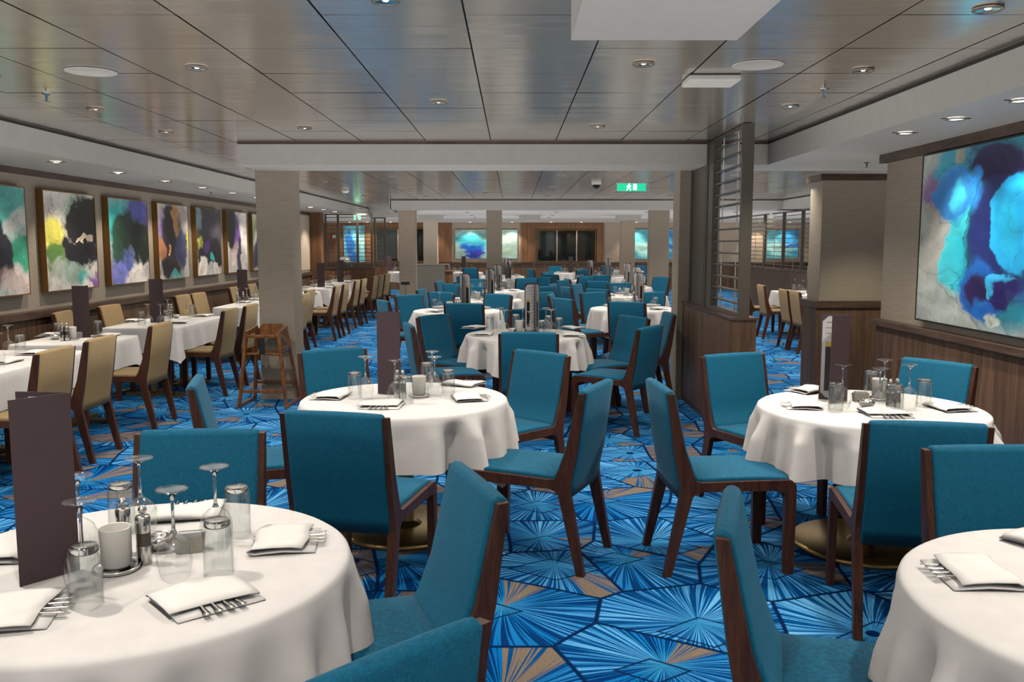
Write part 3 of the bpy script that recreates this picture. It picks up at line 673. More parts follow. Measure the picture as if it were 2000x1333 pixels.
# ---------------------------------------------------------------- paintings
def painting(loc, rz, w, h, d, mat, label, group=None, fm=None):
    t = empty('painting', loc, rz); tag(t, label, 'painting', group)
    fm = fm or M['frame']; fw = .012
    b = MB(); b.box(-fw, 0, -d, 0, -fw, h+fw, fm); b.box(w, w+fw, -d, 0, -fw, h+fw, fm); b.box(0, w, -d, 0, -fw, 0, fm); b.box(0, w, -d, 0, h, h+fw, fm); b.build('frame', t)
    b = MB(); b.box(0, w, -d+.004, -.002, 0, h, mat); b.build('canvas', t); return t
wht = (.62, .60, .56)
LP = [
 ('painting of black pool with teal and pink washes, nearest left', (.46, .56, .54), [((.05, .42, .40), .45, .88, .9, .40, .6, .95), ((.012, .10, .09), .30, .78, .30, .22, .5, .9), ((.55, .52, .50), .85, .70, .25, .14, .5, .8), ((.02, .34, .20), .95, .42, .40, .16, .4, .95), ((.03, .60, .66), .25, .14, .5, .24, .5, .95), ((.010, .012, .020), .42, .40, .36, .42, .15, 1), ((.02, .40, .18), .22, .45, .10, .08, .3, .9), ((.70, .54, .52), .85, .12, .40, .20, .6, .8)]),
 ('painting with yellow flare and black plume on white', (.64, .62, .58), [((.26, .40, .32), .50, .22, .50, .26, .7, .8), ((.16, .36, .24), .62, .82, .45, .20, .8, .75), ((.70, .66, .10), .16, .54, .32, .22, .35, .98), ((.10, .26, .04), .16, .36, .26, .12, .5, .95), ((.010, .010, .010), .85, .70, .52, .26, .2, 1), ((.012, .012, .014), .72, .40, .46, .20, .22, 1), ((.72, .58, .42), .76, .56, .24, .045, .2, .95), ((.02, .44, .42), .70, .10, .20, .10, .7, .8), ((.20, .06, .34), .98, .05, .25, .08, .5, .9)]),
 ('painting of dark green petals with violet and teal', (.44, .50, .50), [((.02, .46, .46), .15, .78, .50, .42, .6, 1), ((.06, .07, .42), .78, .86, .50, .34, .5, .95), ((.10, .14, .52), .28, .24, .36, .34, .5, .95), ((.010, .040, .022), .40, .62, .42, .26, .3, 1), ((.008, .018, .012), .84, .50, .46, .34, .25, 1), ((.02, .08, .04), .18, .40, .24, .20, .4, .95), ((.18, .20, .60), .14, .10, .28, .24, .3, .9), ((.66, .62, .58), .76, .06, .50, .20, .3, .98)]),
 ('painting of dark islands with orange and violet streaks', (.50, .46, .44), [((.12, .06, .32), .35, .62, .55, .42, .7, .85), ((.02, .012, .022), .45, .58, .34, .46, .18, 1), ((.46, .22, .06), .60, .80, .12, .22, .3, .9), ((.60, .62, .04), .98, .60, .16, .18, .3, .95), ((.03, .04, .12), .74, .44, .16, .32, .3, .95), ((.40, .17, .05), .10, .38, .20, .24, .4, .9), ((.02, .014, .014), .35, .16, .40, .16, .2, 1), ((.50, .24, .08), .38, .42, .05, .12, .3, .9), ((.06, .40, .40), .60, .05, .35, .09, .6, .8)]),
 ('painting of grey violet curtain over black torn edge', (.50, .50, .50), [((.060, .050, .075), .5, .72, .85, .55, .3, 1), ((.25, .42, .50), .10, .88, .16, .26, .6, .85), ((.60, .60, .06), .14, .50, .13, .09, .4, .9), ((.014, .010, .016), .55, .34, .60, .26, .15, 1), ((.10, .03, .28), .42, .42, .20, .16, .5, .85), ((.64, .60, .56), .16, .10, .24, .20, .2, 1), ((.62, .60, .58), .80, .07, .16, .12, .2, 1), ((.02, .46, .46), .62, .22, .12, .10, .4, .85)]),
 ('painting with black edge and purple stream on white', (.64, .60, .56), [((.014, .010, .016), .18, .78, .34, .42, .2, 1), ((.14, .05, .34), .50, .64, .20, .36, .5, .95), ((.50, .38, .34), .40, .35, .3, .2, .6, .6), ((.03, .02, .07), .60, .30, .12, .36, .3, .95), ((.70, .66, .64), .84, .70, .18, .44, .5, .9), ((.03, .06, .12), .50, .08, .12, .24, .4, .85)]),
 ('painting half hidden behind the near column', (.50, .54, .48), [((.45, .55, .20), .2, .80, .3, .25, .6, .9), ((.03, .04, .10), .3, .25, .5, .3, .3, 1)]),
]
for i, (lab, bgc, ly) in enumerate(LP):
    y0 = 7.46+1.42*i
    m_ = painting_mat('ink_painting_%d' % i, bgc, ly, seed=i*3.1, w=1.08, h=1.02)
    painting((-4.8, y0, 1.125), pi/2, 1.08, 1.02, .075, m_, lab, 'ink paintings on the left wall')
deep = (.006, .045, .13)
m_ = painting_mat('ink_painting_large', (.42, .48, .46), [
 ((.46, .42, .40), .10, .60, .12, .40, .6, .6), ((.012, .20, .30), .62, .60, .42, .66, .22, 1), ((.04, .56, .68), .27, .46, .10, .34, .30, .97), ((.02, .44, .58), .36, .40, .12, .22, .4, .9),
 ((.005, .060, .10), .44, .46, .12, .36, .35, .97), ((.28, .14, .40), .10, .84, .13, .12, .5, .85), ((.01, .34, .50), .22, .92, .16, .10, .4, .9), ((.02, .20, .56), .22, .76, .15, .17, .25, .98), ((.05, .50, .70), .25, .74, .06, .10, .6, .9),
 ((.40, .36, .26), .27, .95, .05, .05, .5, .8), ((.020, .016, .10), .50, .88, .20, .12, .3, 1), ((.02, .28, .80), .38, .74, .06, .14, .4, .95), ((.012, .02, .16), .56, .52, .24, .36, .3, .9), ((.008, .36, .74), .63, .60, .135, .27, .12, 1), ((.01, .48, .80), .63, .56, .08, .18, .8, .8),
 ((.006, .10, .40), .46, .20, .20, .18, .3, 1), ((.020, .010, .08), .45, .20, .14, .09, .3, 1), ((.01, .16, .62), .52, .12, .12, .10, .5, .9), ((.03, .42, .80), .56, .28, .07, .08, .15, 1), ((.014, .010, .12), .60, .22, .07, .12, .3, 1),
 ((.50, .56, .52), .57, .05, .06, .05, .3, .95), ((.012, .04, .24), .85, .26, .22, .20, .4, .95), ((.02, .50, .62), .90, .80, .2, .16, .3, .9)],
 seed=2.2, warp=.10, w=1.9, h=1.20)
painting((3.1, 6.54, 1.05), -pi/2, 1.9, 1.20, .06, m_, 'huge painting of blue and turquoise ink pools on right wall', None, M['blackmetal'])
m_ = painting_mat('ink_painting_wide', (.34, .52, .50), [((.03, .42, .55), .30, .62, .42, .42, .7, .95), ((.22, .45, .42), .62, .80, .3, .3, .7, .7), ((.50, .60, .55), .82, .70, .10, .26, .6, .9), ((.004, .10, .50), .28, .30, .22, .34, .5, 1), ((.01, .04, .40), .30, .16, .14, .22, .4, 1), ((.06, .03, .34), .33, .26, .06, .12, .4, .9), ((.28, .42, .34), .85, .25, .25, .22, .7, .8)], seed=7.1, w=2.18, h=1.0)
painting((-1.99, YB, 1.09), 0, 2.18, 1.0, .05, m_, 'long pale turquoise painting with deep blue burst on back wall', None, M['ring'])
m_ = painting_mat('ink_painting_far', (.10, .45, .55), [((.02, .25, .62), .7, .75, .5, .35, .5, .95), ((.35, .62, .62), .3, .35, .4, .3, .6, .9), ((.004, .06, .40), .75, .40, .5, .08, .4, .9), ((.02, .30, .65), .9, .12, .4, .15, .4, .9)], seed=4.4, w=1.5, h=1.02)
painting((4.28, YB, 1.08), 0, 1.5, 1.02, .05, m_, 'small bright blue painting between two far right columns', None, M['ring'])
painting((8.95, YB, 1.1), 0, 1.1, .98, .05, m_, 'blue painting glimpsed through the long right screen', None, M['ring'])
m_ = painting_mat('ink_painting_slim', (.12, .45, .60), [((.01, .12, .45), .3, .5, .3, .4, .5, .95), ((.30, .60, .62), .8, .5, .2, .5, .5, .9), ((.01, .10, .45), .45, .12, .3, .15, .4, .9)], seed=1.4, w=.72, h=1.3)
painting((-5.9, YB, .97), 0, .72, 1.25, .05, m_, 'narrow blue painting behind the far left slatted screen', None, M['ring'])
b = MB(); b.box(-6.50, -6.36, YB-.05, YB, 1.80, 1.90, M['redplastic']); tag(b.build('fire_alarm'), 'small red alarm box on the far left wood wall', 'alarm')
b = MB(); b.box(-6.30, -6.18, YB-.05, YB, 1.80, 1.90, M['panelwhite']); tag(b.build('wall_switch'), 'small white box beside the red alarm box', 'switch')

# ================================================================ CHAIRS
def arc(cx, cy_, r, a0, a1, n):
    return [(cx+r*cos(radians(a0+(a1-a0)*i/n)), cy_+r*sin(radians(a0+(a1-a0)*i/n))) for i in range(n+1)]
Y0 = -.32     # rear foot; chair faces +y, profile measured from the side view
def yz(l): return [(Y0+a, z) for a, z in l]
FR_LEG = yz([(.598, .0), (.645, .0), (.646, .405), (.590, .405)])
RR_LEG = yz([(.0, .0), (.038, .0), (.135, .395), (.073, .395)])
SIDE = yz([(.073, .395), (.135, .395), (.150, .412), (.175, .421), (.55, .421), (.578, .416), (.590, .405), (.646, .405), (.646, .440), (.638, .460), (.618, .472),
           (.40, .470), (.175, .466), (.153, .474), (.142, .492), (.097, .617), (.036, .898), (.004, .900), (.041, .617), (.073, .450)])
BACKP = yz([(.068, .388), (.150, .43), (.168, .455), (.172, .482), (.155, .50), (.109, .62), (.047, .893), (.040, .906), (.024, .913), (.008, .910), (-.004, .897), (.035, .617), (.066, .45)])
SEATP = yz([(.14, .44), (.14, .482), (.30, .488), (.48, .489), (.60, .484), (.636, .473), (.652, .452), (.653, .428), (.58, .424)])
def loft(mb, poly, hw, r, mat, st=5, crown=.0):
    """upholstered slab: the side profile swept across the width with softly rounded flanks"""
    cyy = sum(p[0] for p in poly)/len(poly); n = len(poly)
    nrm = []
    for i in range(n):
        a = Vector(poly[i-1]); b_ = Vector(poly[(i+1) % n]); t = (b_-a).normalized(); nrm.append(Vector((t.y, -t.x)))
    A = sum(poly[i][0]*poly[(i+1) % n][1]-poly[(i+1) % n][0]*poly[i][1] for i in range(n))
    sg = 1 if A > 0 else -1
    xs = [-hw+r*(1-cos(pi/2*i/st)) for i in range(st+1)]
    xs = xs+[-hw*.5, 0, hw*.5]+[-x for x in xs[::-1]]
    vs = []
    for x in xs:
        e = max(0, abs(x)-(hw-r)); ins = r-sqrt(max(0, r*r-e*e))
        cr = crown*(1-(x/hw)**2)
        for (y, z), q in zip(poly, nrm): vs.append((x, y-sg*q.x*(ins-cr), z-sg*q.y*(ins-cr)))
    fs = []; k = len(xs)
    for i in range(k-1):
        for j in range(n): jj = (j+1) % n; fs.append((i*n+j, i*n+jj, (i+1)*n+jj, (i+1)*n+j))
    mb.add(vs, fs+[tuple(range(n))[::-1], tuple(range((k-1)*n, k*n))], mat, True)
TH = .023
def make_chair(name, fab):
    t = empty(name)
    b = MB(); loft(b, SEATP, .2175, .012, fab, 4, .003); b.build('seat', t)
    b = MB(); loft(b, BACKP, .2185, .013, fab, 4, .004); b.build('backrest', t)
    for s in (-1, 1):
        x0, x1 = (-.241, -.241+TH) if s < 0 else (.241-TH, .241)
        b = MB(); b.prism(SIDE, x0, x1, M['chairwood']); b.build('side_frame', t)
        a0, a1 = (x0, x0+.034) if s < 0 else (x1-.034, x1)
        b = MB(); b.prism(FR_LEG, a0, a1, M['chairwood']); b.build('leg', t)
        b = MB(); b.prism(RR_LEG, a0, a1, M['chairwood']); b.build('leg', t)
    b = MB(); b.box(-.218, .218, Y0+.585, Y0+.615, .385, .425, M['chairwood']); b.box(-.218, .218, Y0+.10, Y0+.13, .375, .42, M['chairwood']); b.build('crossbar', t)
    return t
def far_chair(name, fab):
    b = MB(); loft(b, SEATP, .2175, .012, fab, 2); loft(b, BACKP, .2185, .013, fab, 2)
    for s in (-1, 1):
        x0, x1 = (-.241, -.241+TH) if s < 0 else (.241-TH, .241)
        b.prism(SIDE, x0, x1, M['chairwood'])
        a0, a1 = (x0, x0+.034) if s < 0 else (x1-.034, x1)
        b.prism(FR_LEG, a0, a1, M['chairwood']); b.prism(RR_LEG, a0, a1, M['chairwood'])
    return b.build(name)
NEARB = make_chair('dining_chair', M['blue']); NEART = make_chair('tan_dining_chair', M['tan'])
FARB = far_chair('blue_dining_chair', M['blue']); FART = far_chair('beige_dining_chair', M['tan'])

CLAB = {
 'b1': 'teal chair right of the nearest left table, seat showing, facing left',
 'b2': 'teal chair back cut off by the bottom edge of the photo',
 'b3': 'dark-backed teal chair seen from behind, between nearest left and middle left tables',
 'b4': 'teal chair behind the nearest left round table, facing the camera',
 'b5': 'teal chair seen edge-on from its side, left of the middle left table',
 'b6': 'teal chair behind the middle left round table beside the high chair',
 'b7': 'teal chair angled toward the middle left table, front of backrest showing fully',
 'b8': 'teal chair on the left side of the centre aisle, facing left',
 'b9': 'teal chair on the right side of the centre aisle, facing right',
 'b10': 'bright teal chair facing the camera in front of the half wall',
 'b11': 'teal chair at bottom right seen from the side, facing the nearest right table',
 'b12': 'dark teal chair seen from behind at the middle right round table',
 'b13': 'light blue chair behind the middle right table under the big painting',
 'b14': 'teal chair at the right photo edge behind the nearest right table',
 'b15': 'dark teal chair seen straight from behind, in front of the centre table',
 'b16': 'teal chair left of the centre table turned toward the camera',
 'b17': 'dark teal chair partly behind the plum menu, facing the centre table',
 'b18': 'teal chair seen from behind right of the centre table, facing left',
 'b19': 'teal chair right of the centre table with its front showing',
 'b20': 'teal chair close against the square column under the beam',
 't1': 'tan chair nearest the camera at the left wall tables, seen from behind',
 't2': 'tan chair second nearest along the left wall tables, seen from behind',
 't3': 'tan chair third along the left wall tables, seen from behind',
 't4': 'tan chair fourth along the left wall tables, left of the high chair',
 't5': 'tan chair right behind the wooden high chair',
 's1': 'tan chair just past the near left column, first of the far row',
 's2': 'tan chair second in the row past the near left column', 's3': 'tan chair third in the row past the near left column',
 's4': 'tan chair fourth in the row past the near left column', 's5': 'tan chair fifth in the row past the near left column',
 's6': 'tan chair sixth in the row past the near left column', 's7': 'tan chair seventh in the row past the near left column',
 's8': 'tan chair last in the row past the near left column',
 'w1': 'tan chair by the left wall partly hidden by the nearest wall-table menu', 'w2': 'tan chair by the left wall between the two nearest wall-table menus',
 'w3': 'tan chair by the left wall, left one of a close pair', 'w4': 'tan chair by the left wall, right one of a close pair',
 'w5': 'tan chair by the left wall just left of the near column',
 'r1': 'tan chair farthest back in the passage right of the screen', 'r2': 'tan chair second from left in the passage right of the screen',
 'r3': 'tan chair third from left in the passage right of the screen', 'r4': 'tan chair nearest the wide column in the right passage',
}
TAB = {  # round tables: centre, label name
 'T1': (-1.02, 2.27, 'nearest left round table'), 'T5': (1.55, 2.0, 'nearest right round table'),
 'T2': (-.60, 4.80, 'middle left round table'), 'T4': (1.89, 4.53, 'middle right round table'), 'T3': (.13, 8.25, 'centre round table under the beam'),
 'A1': (-.70, 11.2, 'left round table just past the beam'), 'A2': (1.62, 11.6, 'right round table just past the beam'),
 'B1': (-.42, 13.4, 'left table of the second row past the beam'), 'B2': (2.0, 14.45, 'right table of the second row past the beam'),
 'C1': (-.33, 15.95, 'left table of the third row past the beam'), 'C2': (2.2, 17.3, 'right table of the third row past the beam'),
 'D1': (-.15, 20.7, 'left table of the fourth row past the beam'), 'D2': (1.75, 20.5, 'right table of the fourth row past the beam'),
 'E1': (-.25, 23.1, 'left table of the fifth row past the beam'), 'E2': (2.45, 22.7, 'right table of the fifth row past the beam'),
 'F1': (-1.45, 26.3, 'far table left below the long blue painting'), 'F2': (1.75, 25.7, 'far table below the dark back window'),
 'F3': (3.6, 27.7, 'farthest right round table'), 'F0': (-3.75, 26.6, 'farthest left round table beyond the sign stand'),
}
LT = {   # rectangular tables: x0,x1,y0,y1
 'L0': (-4.2, -3.42, 5.45, 7.0, 'nearest left wall table'), 'L1': (-4.3, -3.52, 7.36, 8.17, 'second left wall table'),
 'L2': (-4.2, -3.43, 8.85, 10.33, 'third left wall table'), 'L3': (-4.04, -3.43, 11.7, 13.6, 'fourth left wall table'),
 'L4': (-4.05, -3.45, 14.2, 15.7, 'fifth left wall table'), 'L5': (-4.05, -3.45, 16.45, 17.9, 'sixth left wall table'),
 'L6': (-4.2, -3.45, 18.55, 20.5, 'last left wall table'),
 'R0': (4.75, 5.5, 12.5, 13.8, 'near passage table right of the screen'), 'R1': (4.75, 5.5, 14.4, 16.0, 'rear passage table right of the screen'),
}
FIX = {'f2': (.24, 12.75, 40), 'f3': (.33, 14.5, 45), 'f6': (.42, 15.3, 71), 'f5': (.70, 16.87, 60), 'k7': (.22, 17.98, 15), 'g16': (3.0, 15.2, 140), 'g6': (1.9, 19.62, 12), 'g3': (1.75, 16.5, -30),
       'k6': (1.12, 20.0, -50), 'k5': (.92, 18.55, -50), 'k13': (1.85, 24.0, 20), 'k4': (1.38, 26.6, 190), 'g11': (2.55, 25.2, 60), 'r1': (4.47, 15.65, -91), 'h11': (-1.1, 25.45, -20), 'h9': (-2.0, 26.85, -100), 'g10': (3.1, 27.1, -120), 'f4': (.26, 9.01, 190), 'r2': (4.55, 14.85, -92)}
EXTRA = [('x1', -4.43, 6.4, -90, 't'), ('x2', 2.9, 14.0, 70, 'b'), ('x3', 2.75, 11.3, 75, 'b'), ('x4', -4.25, 15.2, -90, 't'), ('x5', -4.25, 17.0, -90, 't'), ('x6', -3.2, 12.2, 90, 't'), ('x7', 5.85, 15.0, 90, 't')]
used2 = {}
ALLCH = []
def add_chair(k, x, y, a, kind):
    near = y < 12.95
    p = {('b', 1): NEARB, ('b', 0): FARB, ('t', 1): NEART, ('t', 0): FART}[(kind, int(near))]
    o = place(p, used2, (x, y, 0), radians(a)); ALLCH.append([k, o, kind, x, y, a]); return o
PL = []
for k, x, y, a in CHAIRS:
    if k in FIX: x, y, a = FIX[k]
    PL.append([k, x, y, a, 't' if k[0] in 'tswr' else 'b'])
PL += [list(e) for e in EXTRA]
for _ in range(60):      # keep the far chairs from standing in one another or in a table base
    for i, p in enumerate(PL):
        if p[2] < 10 or p[4] == 't': continue
        for tx, ty, _l in TAB.values():
            dx, dy = p[1]-tx, p[2]-ty; d = sqrt(dx*dx+dy*dy)
            if d < .70: p[1] += dx/d*(.70-d)*.5; p[2] += dy/d*(.70-d)*.5
        for j, q in enumerate(PL):
            if j == i: continue
            dx, dy = p[1]-q[1], p[2]-q[2]; d = sqrt(dx*dx+dy*dy)+1e-6
            if d < .56: p[1] += dx/d*(.56-d)*.5; p[2] += dy/d*(.56-d)*.5
        for cx0, cy0 in ((-.4, 19.67), (-2.33, 19.67), (3.28, 19.67), (-2.42, 26.2), (3.45, 26.2)):
            dx, dy = p[1]-cx0, p[2]-cy0; d = sqrt(dx*dx+dy*dy)+1e-6
            if d < .60: p[1] += dx/d*(.60-d)*.5; p[2] += dy/d*(.60-d)*.5
for k, x, y, a, kd in PL: add_chair(k, round(x, 3), round(y, 3), a, kd)
def nearest_table(x, y, kind):
    best = None
    if kind == 'b':
        for n, (tx, ty, lab) in TAB.items():
            d = (tx-x)**2+(ty-y)**2
            if best is None or d < best[0]: best = (d, lab)
    else:
        for n, (x0, x1, y0, y1, lab) in LT.items():
            d = ((x0+x1)/2-x)**2+((y0+y1)/2-y)**2
            if best is None or d < best[0]: best = (d, lab)
    return best[1]
grp = {}
for c in ALLCH:
    k, o, kind, x, y, a = c
    g = 'teal upholstered dining chairs' if kind == 'b' else 'tan upholstered dining chairs'
    if k in CLAB: tag(o, CLAB[k], 'chair', g)
    else: grp.setdefault((kind, nearest_table(x, y, kind)), []).append(c)
NTH = ['leftmost', 'second from left', 'third from left', 'fourth from left', 'fifth from left', 'sixth from left', 'seventh from left']
for (kind, tb), lst in grp.items():
    lst.sort(key=lambda c: PX((c[3], c[4])))
    for i, c in enumerate(lst):
        a = (c[5]+180) % 360-180
        view = 'back view' if abs(a) < 80 else 'front view' if abs(a) > 100 else 'side view'
        nth = (NTH[i]+' ') if len(lst) > 1 else ''
        tag(c[1], ('%s %s chair, %s, %s' % (nth.strip(), 'teal' if kind == 'b' else 'tan', view, tb.replace('table of the ', 'table '))).strip(), 'chair', 'teal upholstered dining chairs' if kind == 'b' else 'tan upholstered dining chairs')

# ================================================================ TABLES AND CLOTHS
R = .575
def round_table(name, lab, cx, cyy, near):
    t = empty('round_table', (cx, cyy, 0)); tag(t, lab+' with brass disc base', 'table', 'round dining tables')
    b = MB(); b.lathe([(0, .705), (R-.02, .705), (R-.012, .712), (R-.012, .738), (0, .738)], M['wallwood'], 48 if near else 24); b.build('tabletop', t)
    b = MB(); b.lathe([(.045, .03), (.045, .70)], M['brass'], 20); b.lathe([(.09, .03), (.075, .045), (.045, .055)], M['brass'], 20); b.build('pedestal', t)
    b = MB(); b.lathe([(.375, .0), (.380, .006), (.378, .022), (.36, .030), (0, .032)], M['brass'], 48 if near else 24); b.build('base_plate', t)
    return t
def round_cloth(seed, near=True, phi=0.0, long_=0.0, amp=1.0):
    r = random.Random(seed); n = 220 if near else 72; ks = [(r.choice([7, 9]), r.uniform(0, 6.28), r.uniform(.4, 1)) for _ in range(6)]
    rings = 20 if near else 9; zt = .752; vs = []; fs = []
    k1, k2, k3 = r.choice([13, 15, 17]), r.choice([19, 22, 25]), r.choice([7, 9]); p1, p2, p3, p4 = [r.uniform(0, 6.28) for _ in range(4)]
    prof = [(0.0, 0), (R*.5, 0), (R*.85, 0), (R-.028, 0), (R-.012, -.0025), (R-.003, -.009), (R, -.019)]
    for i in range(n):
        th = 2*pi*i/n
        cc = max(abs(cos(th-phi)), abs(sin(th-phi))); drop = min(.90/cc-R, .43)-.02+long_   # square cloth over a round top
        w_ = (1-cc)/(1-.7071)
        drop = .285+long_+.14*w_**1.6
        f = .62*cos(k1*th+1.3*sin(2*th+p1)+p2)+.34*cos(k2*th+.9*sin(3*th+p3))+.22*cos(k3*th+p4)
        f *= .75+.35*sin(3*th+p1)
        for rr, dz in prof: vs.append((rr*cos(th), rr*sin(th), zt+dz))
        for j in range(1, rings+1):
            s = j/rings; d = .019+(drop-.019)*s
            fold = min(1, s*3)**1.1*(.034+.034*s)*f*amp
            rr = R+.004+.020*s+.035*s*w_+fold
            tw = .02*s*sin(5*th+seed)
            vs.append((rr*cos(th+tw), rr*sin(th+tw), zt-d))
    m = len(prof)+rings
    for i in range(n):
        j = (i+1) % n
        for k in range(m-1): fs.append((i*m+k, j*m+k, j*m+k+1, i*m+k+1))
    b = MB(); b.add(vs, fs, M['cloth'], True); return b
def rect_table(lab, x0, x1, y0, y1):
    cx, cyy = (x0+x1)/2, (y0+y1)/2; hx, hy = (x1-x0)/2, (y1-y0)/2
    t = empty('rectangular_table', (cx, cyy, 0)); tag(t, lab+' on brass cross feet', 'table', 'rectangular dining tables')
    b = MB(); b.box(-hx+.012, hx-.012, -hy+.012, hy-.012, .705, .738, M['wallwood']); b.build('tabletop', t, bevel=.005)
    for s in ((0,) if hy < .5 else (-1, 1)):
        b = MB(); yy = s*hy*.55; b.beam((0, yy, .045), (0, yy, .70), .06, .06, M['brass'], up=(0, 1, 0)); b.build('pedestal', t)
        b = MB(); b.box(-.30, .30, yy-.035, yy+.035, 0, .03, M['brass']); b.box(-.035, .035, yy-.26, yy+.26, 0, .032, M['brass']); b.build('cross_foot', t)
    return t
def rect_cloth(seed, hx, hy, near=True):
    r = random.Random(seed); rc = .03; pts = []; step = .03 if near else .09
    def seg(a, b_):
        L_ = sqrt((b_[0]-a[0])**2+(b_[1]-a[1])**2); k = max(2, int(L_/step)); return [(a[0]+(b_[0]-a[0])*i/k, a[1]+(b_[1]-a[1])*i/k) for i in range(k)]
    cs = [(hx, -hy), (hx, hy), (-hx, hy), (-hx, -hy)]
    for i in range(4):
        a = cs[i]; b_ = cs[(i+1) % 4]; d = Vector((b_[0]-a[0], b_[1]-a[1])).normalized(); p = Vector((-d.y, d.x))
        pts += seg((a[0]+d.x*rc, a[1]+d.y*rc), (b_[0]-d.x*rc, b_[1]-d.y*rc))
        cc = (b_[0]-d.x*rc+p.x*rc, b_[1]-d.y*rc+p.y*rc); a0 = atan2(-p.y, -p.x)
        pts += [(cc[0]+rc*cos(a0+pi/2*q/6), cc[1]+rc*sin(a0+pi/2*q/6)) for q in range(6)]
    n = len(pts); rings = 9 if near else 5; zt = .752; vs = []; fs = []
    per = 0; s_ = [0]
    for i in range(1, n+1): per += sqrt((pts[i % n][0]-pts[i-1][0])**2+(pts[i % n][1]-pts[i-1][1])**2); s_.append(per)
    ks = [(r.choice([7, 9, 11, 14]), r.uniform(0, 6.28), r.uniform(.3, 1)) for _ in range(4)]
    for i, (x, y) in enumerate(pts):
        L_ = sqrt(x*x+y*y); nx = x/hx; ny = y/hy
        cd = sqrt((hx-abs(x))**2+(hy-abs(y))**2); w_ = max(0, 1-cd/.17)
        ox, oy = (math.copysign(1, x) if hx-abs(x) < .031 else 0), (math.copysign(1, y) if hy-abs(y) < .031 else 0)
        q = sqrt(ox*ox+oy*oy) or 1; ox /= q; oy /= q
        f = sum(a*cos(k*2*pi*s_[i]/per+p) for k, p, a in ks)/2.6; drop = .255+.12*w_**1.5
        vs.append((x*.6, y*.6, zt)); vs.append((x-ox*.012, y-oy*.012, zt)); vs.append((x-ox*.003, y-oy*.003, zt-.004)); vs.append((x, y, zt-.013))
        for j in range(1, rings+1):
            s = j/rings; o_ = .004+.012*s+s*(.018*f)+.055*s*w_
            vs.append((x+ox*o_, y+oy*o_, zt-.013-(drop-.013)*s))
    m = 4+rings
    for i in range(n):
        j = (i+1) % n
        for k in range(m-1): fs.append((i*m+k, j*m+k, j*m+k+1, i*m+k+1))
    fs.append(tuple(i*m for i in range(n))[::-1])
    b = MB(); b.add(vs, fs, M['cloth'], True); return b
phis = {'T1': .35, 'T5': .55, 'T2': .25, 'T4': .95, 'T3': .62}
sd = 3
FARCL = None
for n, (tx, ty, lab) in TAB.items():
    near = ty < 13
    round_table(n, lab, tx, ty, near)
    sd += 1
    if ty < 15 or FARCL is None:
        o = round_cloth(sd, near, phis.get(n, rnd.uniform(0, 1.5)), .10 if n in ('T1', 'T5') else 0, 1.35 if n[0] == 'T' else 1.0).build('tablecloth', loc=(tx, ty, 0))
        if ty > 13: FARCL = o
    else:
        o = FARCL.copy(); COL.objects.link(o); o.location = (tx, ty, 0); o.rotation_euler = (0, 0, rnd.uniform(0, 6))
    tag(o, 'white tablecloth draped over the '+lab, 'tablecloth', 'round white tablecloths')
for n, (x0, x1, y0, y1, lab) in LT.items():
    rect_table(lab, x0, x1, y0, y1); sd += 1
    o = rect_cloth(sd, (x1-x0)/2, (y1-y0)/2, y0 < 11).build('tablecloth', loc=((x0+x1)/2, (y0+y1)/2, 0))
    tag(o, 'white tablecloth over the '+lab, 'tablecloth', 'rectangular white tablecloths')

# ================================================================ TABLEWARE (all stand upside down or folded on cloth at z = .7525)
ZT = .7525
def wine(seg):
    b = MB(); b.lathe([(.0335, 0), (.0395, .018), (.0440, .040), (.0450, .058), (.0425, .078), (.035, .096), (.022, .108), (.010, .116)], M['glass'], seg)
    b.lathe([(0, .1165), (.009, .117), (.0048, .130), (.0038, .165), (.0042, .200), (.008, .218), (0, .2215)], M['thickglass'], seg)
    b.lathe([(.008, .218), (.020, .2265), (.037, .2305), (.0405, .2325), (.0405, .2345), (.034, .2350), (0, .2350)], M['glass'], seg)
    return b.build('wine_glass')
def tumbler(seg):
    b = MB(); b.lathe([(.0355, 0), (.0375, .004), (.0380, .060), (.0375, .118), (.0350, .140), (.0325, .148), (.028, .150), (.0, .1485)], M['glass'], seg)
    b.lathe([(.0350, .003), (.0355, .060), (.0345, .116), (.030, .128)], M['glass'], seg)
    b.lathe([(0, .132), (.029, .130), (.0325, .134), (.0322, .143), (.028, .1475), (.0, .146)], M['thickglass'], seg)
    return b.build('tumbler')
def mill():
    t = empty('pepper_mill')
    b = MB(); b.lathe([(0, 0), (.0185, 0), (.0195, .004), (.0195, .050), (.0190, .052)], M['steel'], 24); b.build('lower_casing', t)
    b = MB(); b.lathe([(.0190, .088), (.0195, .090), (.0195, .128), (.0170, .133), (0, .135)], M['steel'], 24); b.build('upper_casing', t)
    b = MB(); b.lathe([(.0185, .050), (.0185, .090)], M['milldark'], 24); b.build('window_band', t)
    b = MB(); b.lathe([(.004, .133), (.004, .139), (.009, .141), (.0115, .148), (.010, .156), (.005, .161), (0, .162)], M['chrome'], 16); b.build('knob', t); return t
def candle():
    t = empty('candle_holder')
    b = MB(); b.lathe([(.0, .006), (.038, .007), (.050, .011), (.058, .013), (.060, .010), (.056, .003), (.050, 0), (0, 0)], M['chrome'], 32); b.build('dish', t)
    b = MB(); b.lathe([(0, .010), (.033, .011), (.037, .018), (.040, .115), (.0395, .118), (.0375, .116), (.035, .022), (0, .018)], M['frost'], 32); b.build('frosted_cup', t); return t
def bowl():
    b = MB(); b.lathe([(.018, 0), (.020, .004), (.034, .012), (.042, .028), (.044, .040), (.0425, .040), (.040, .028), (.030, .014), (0, .010)], M['chrome'], 24); return b.build('sugar_bowl')
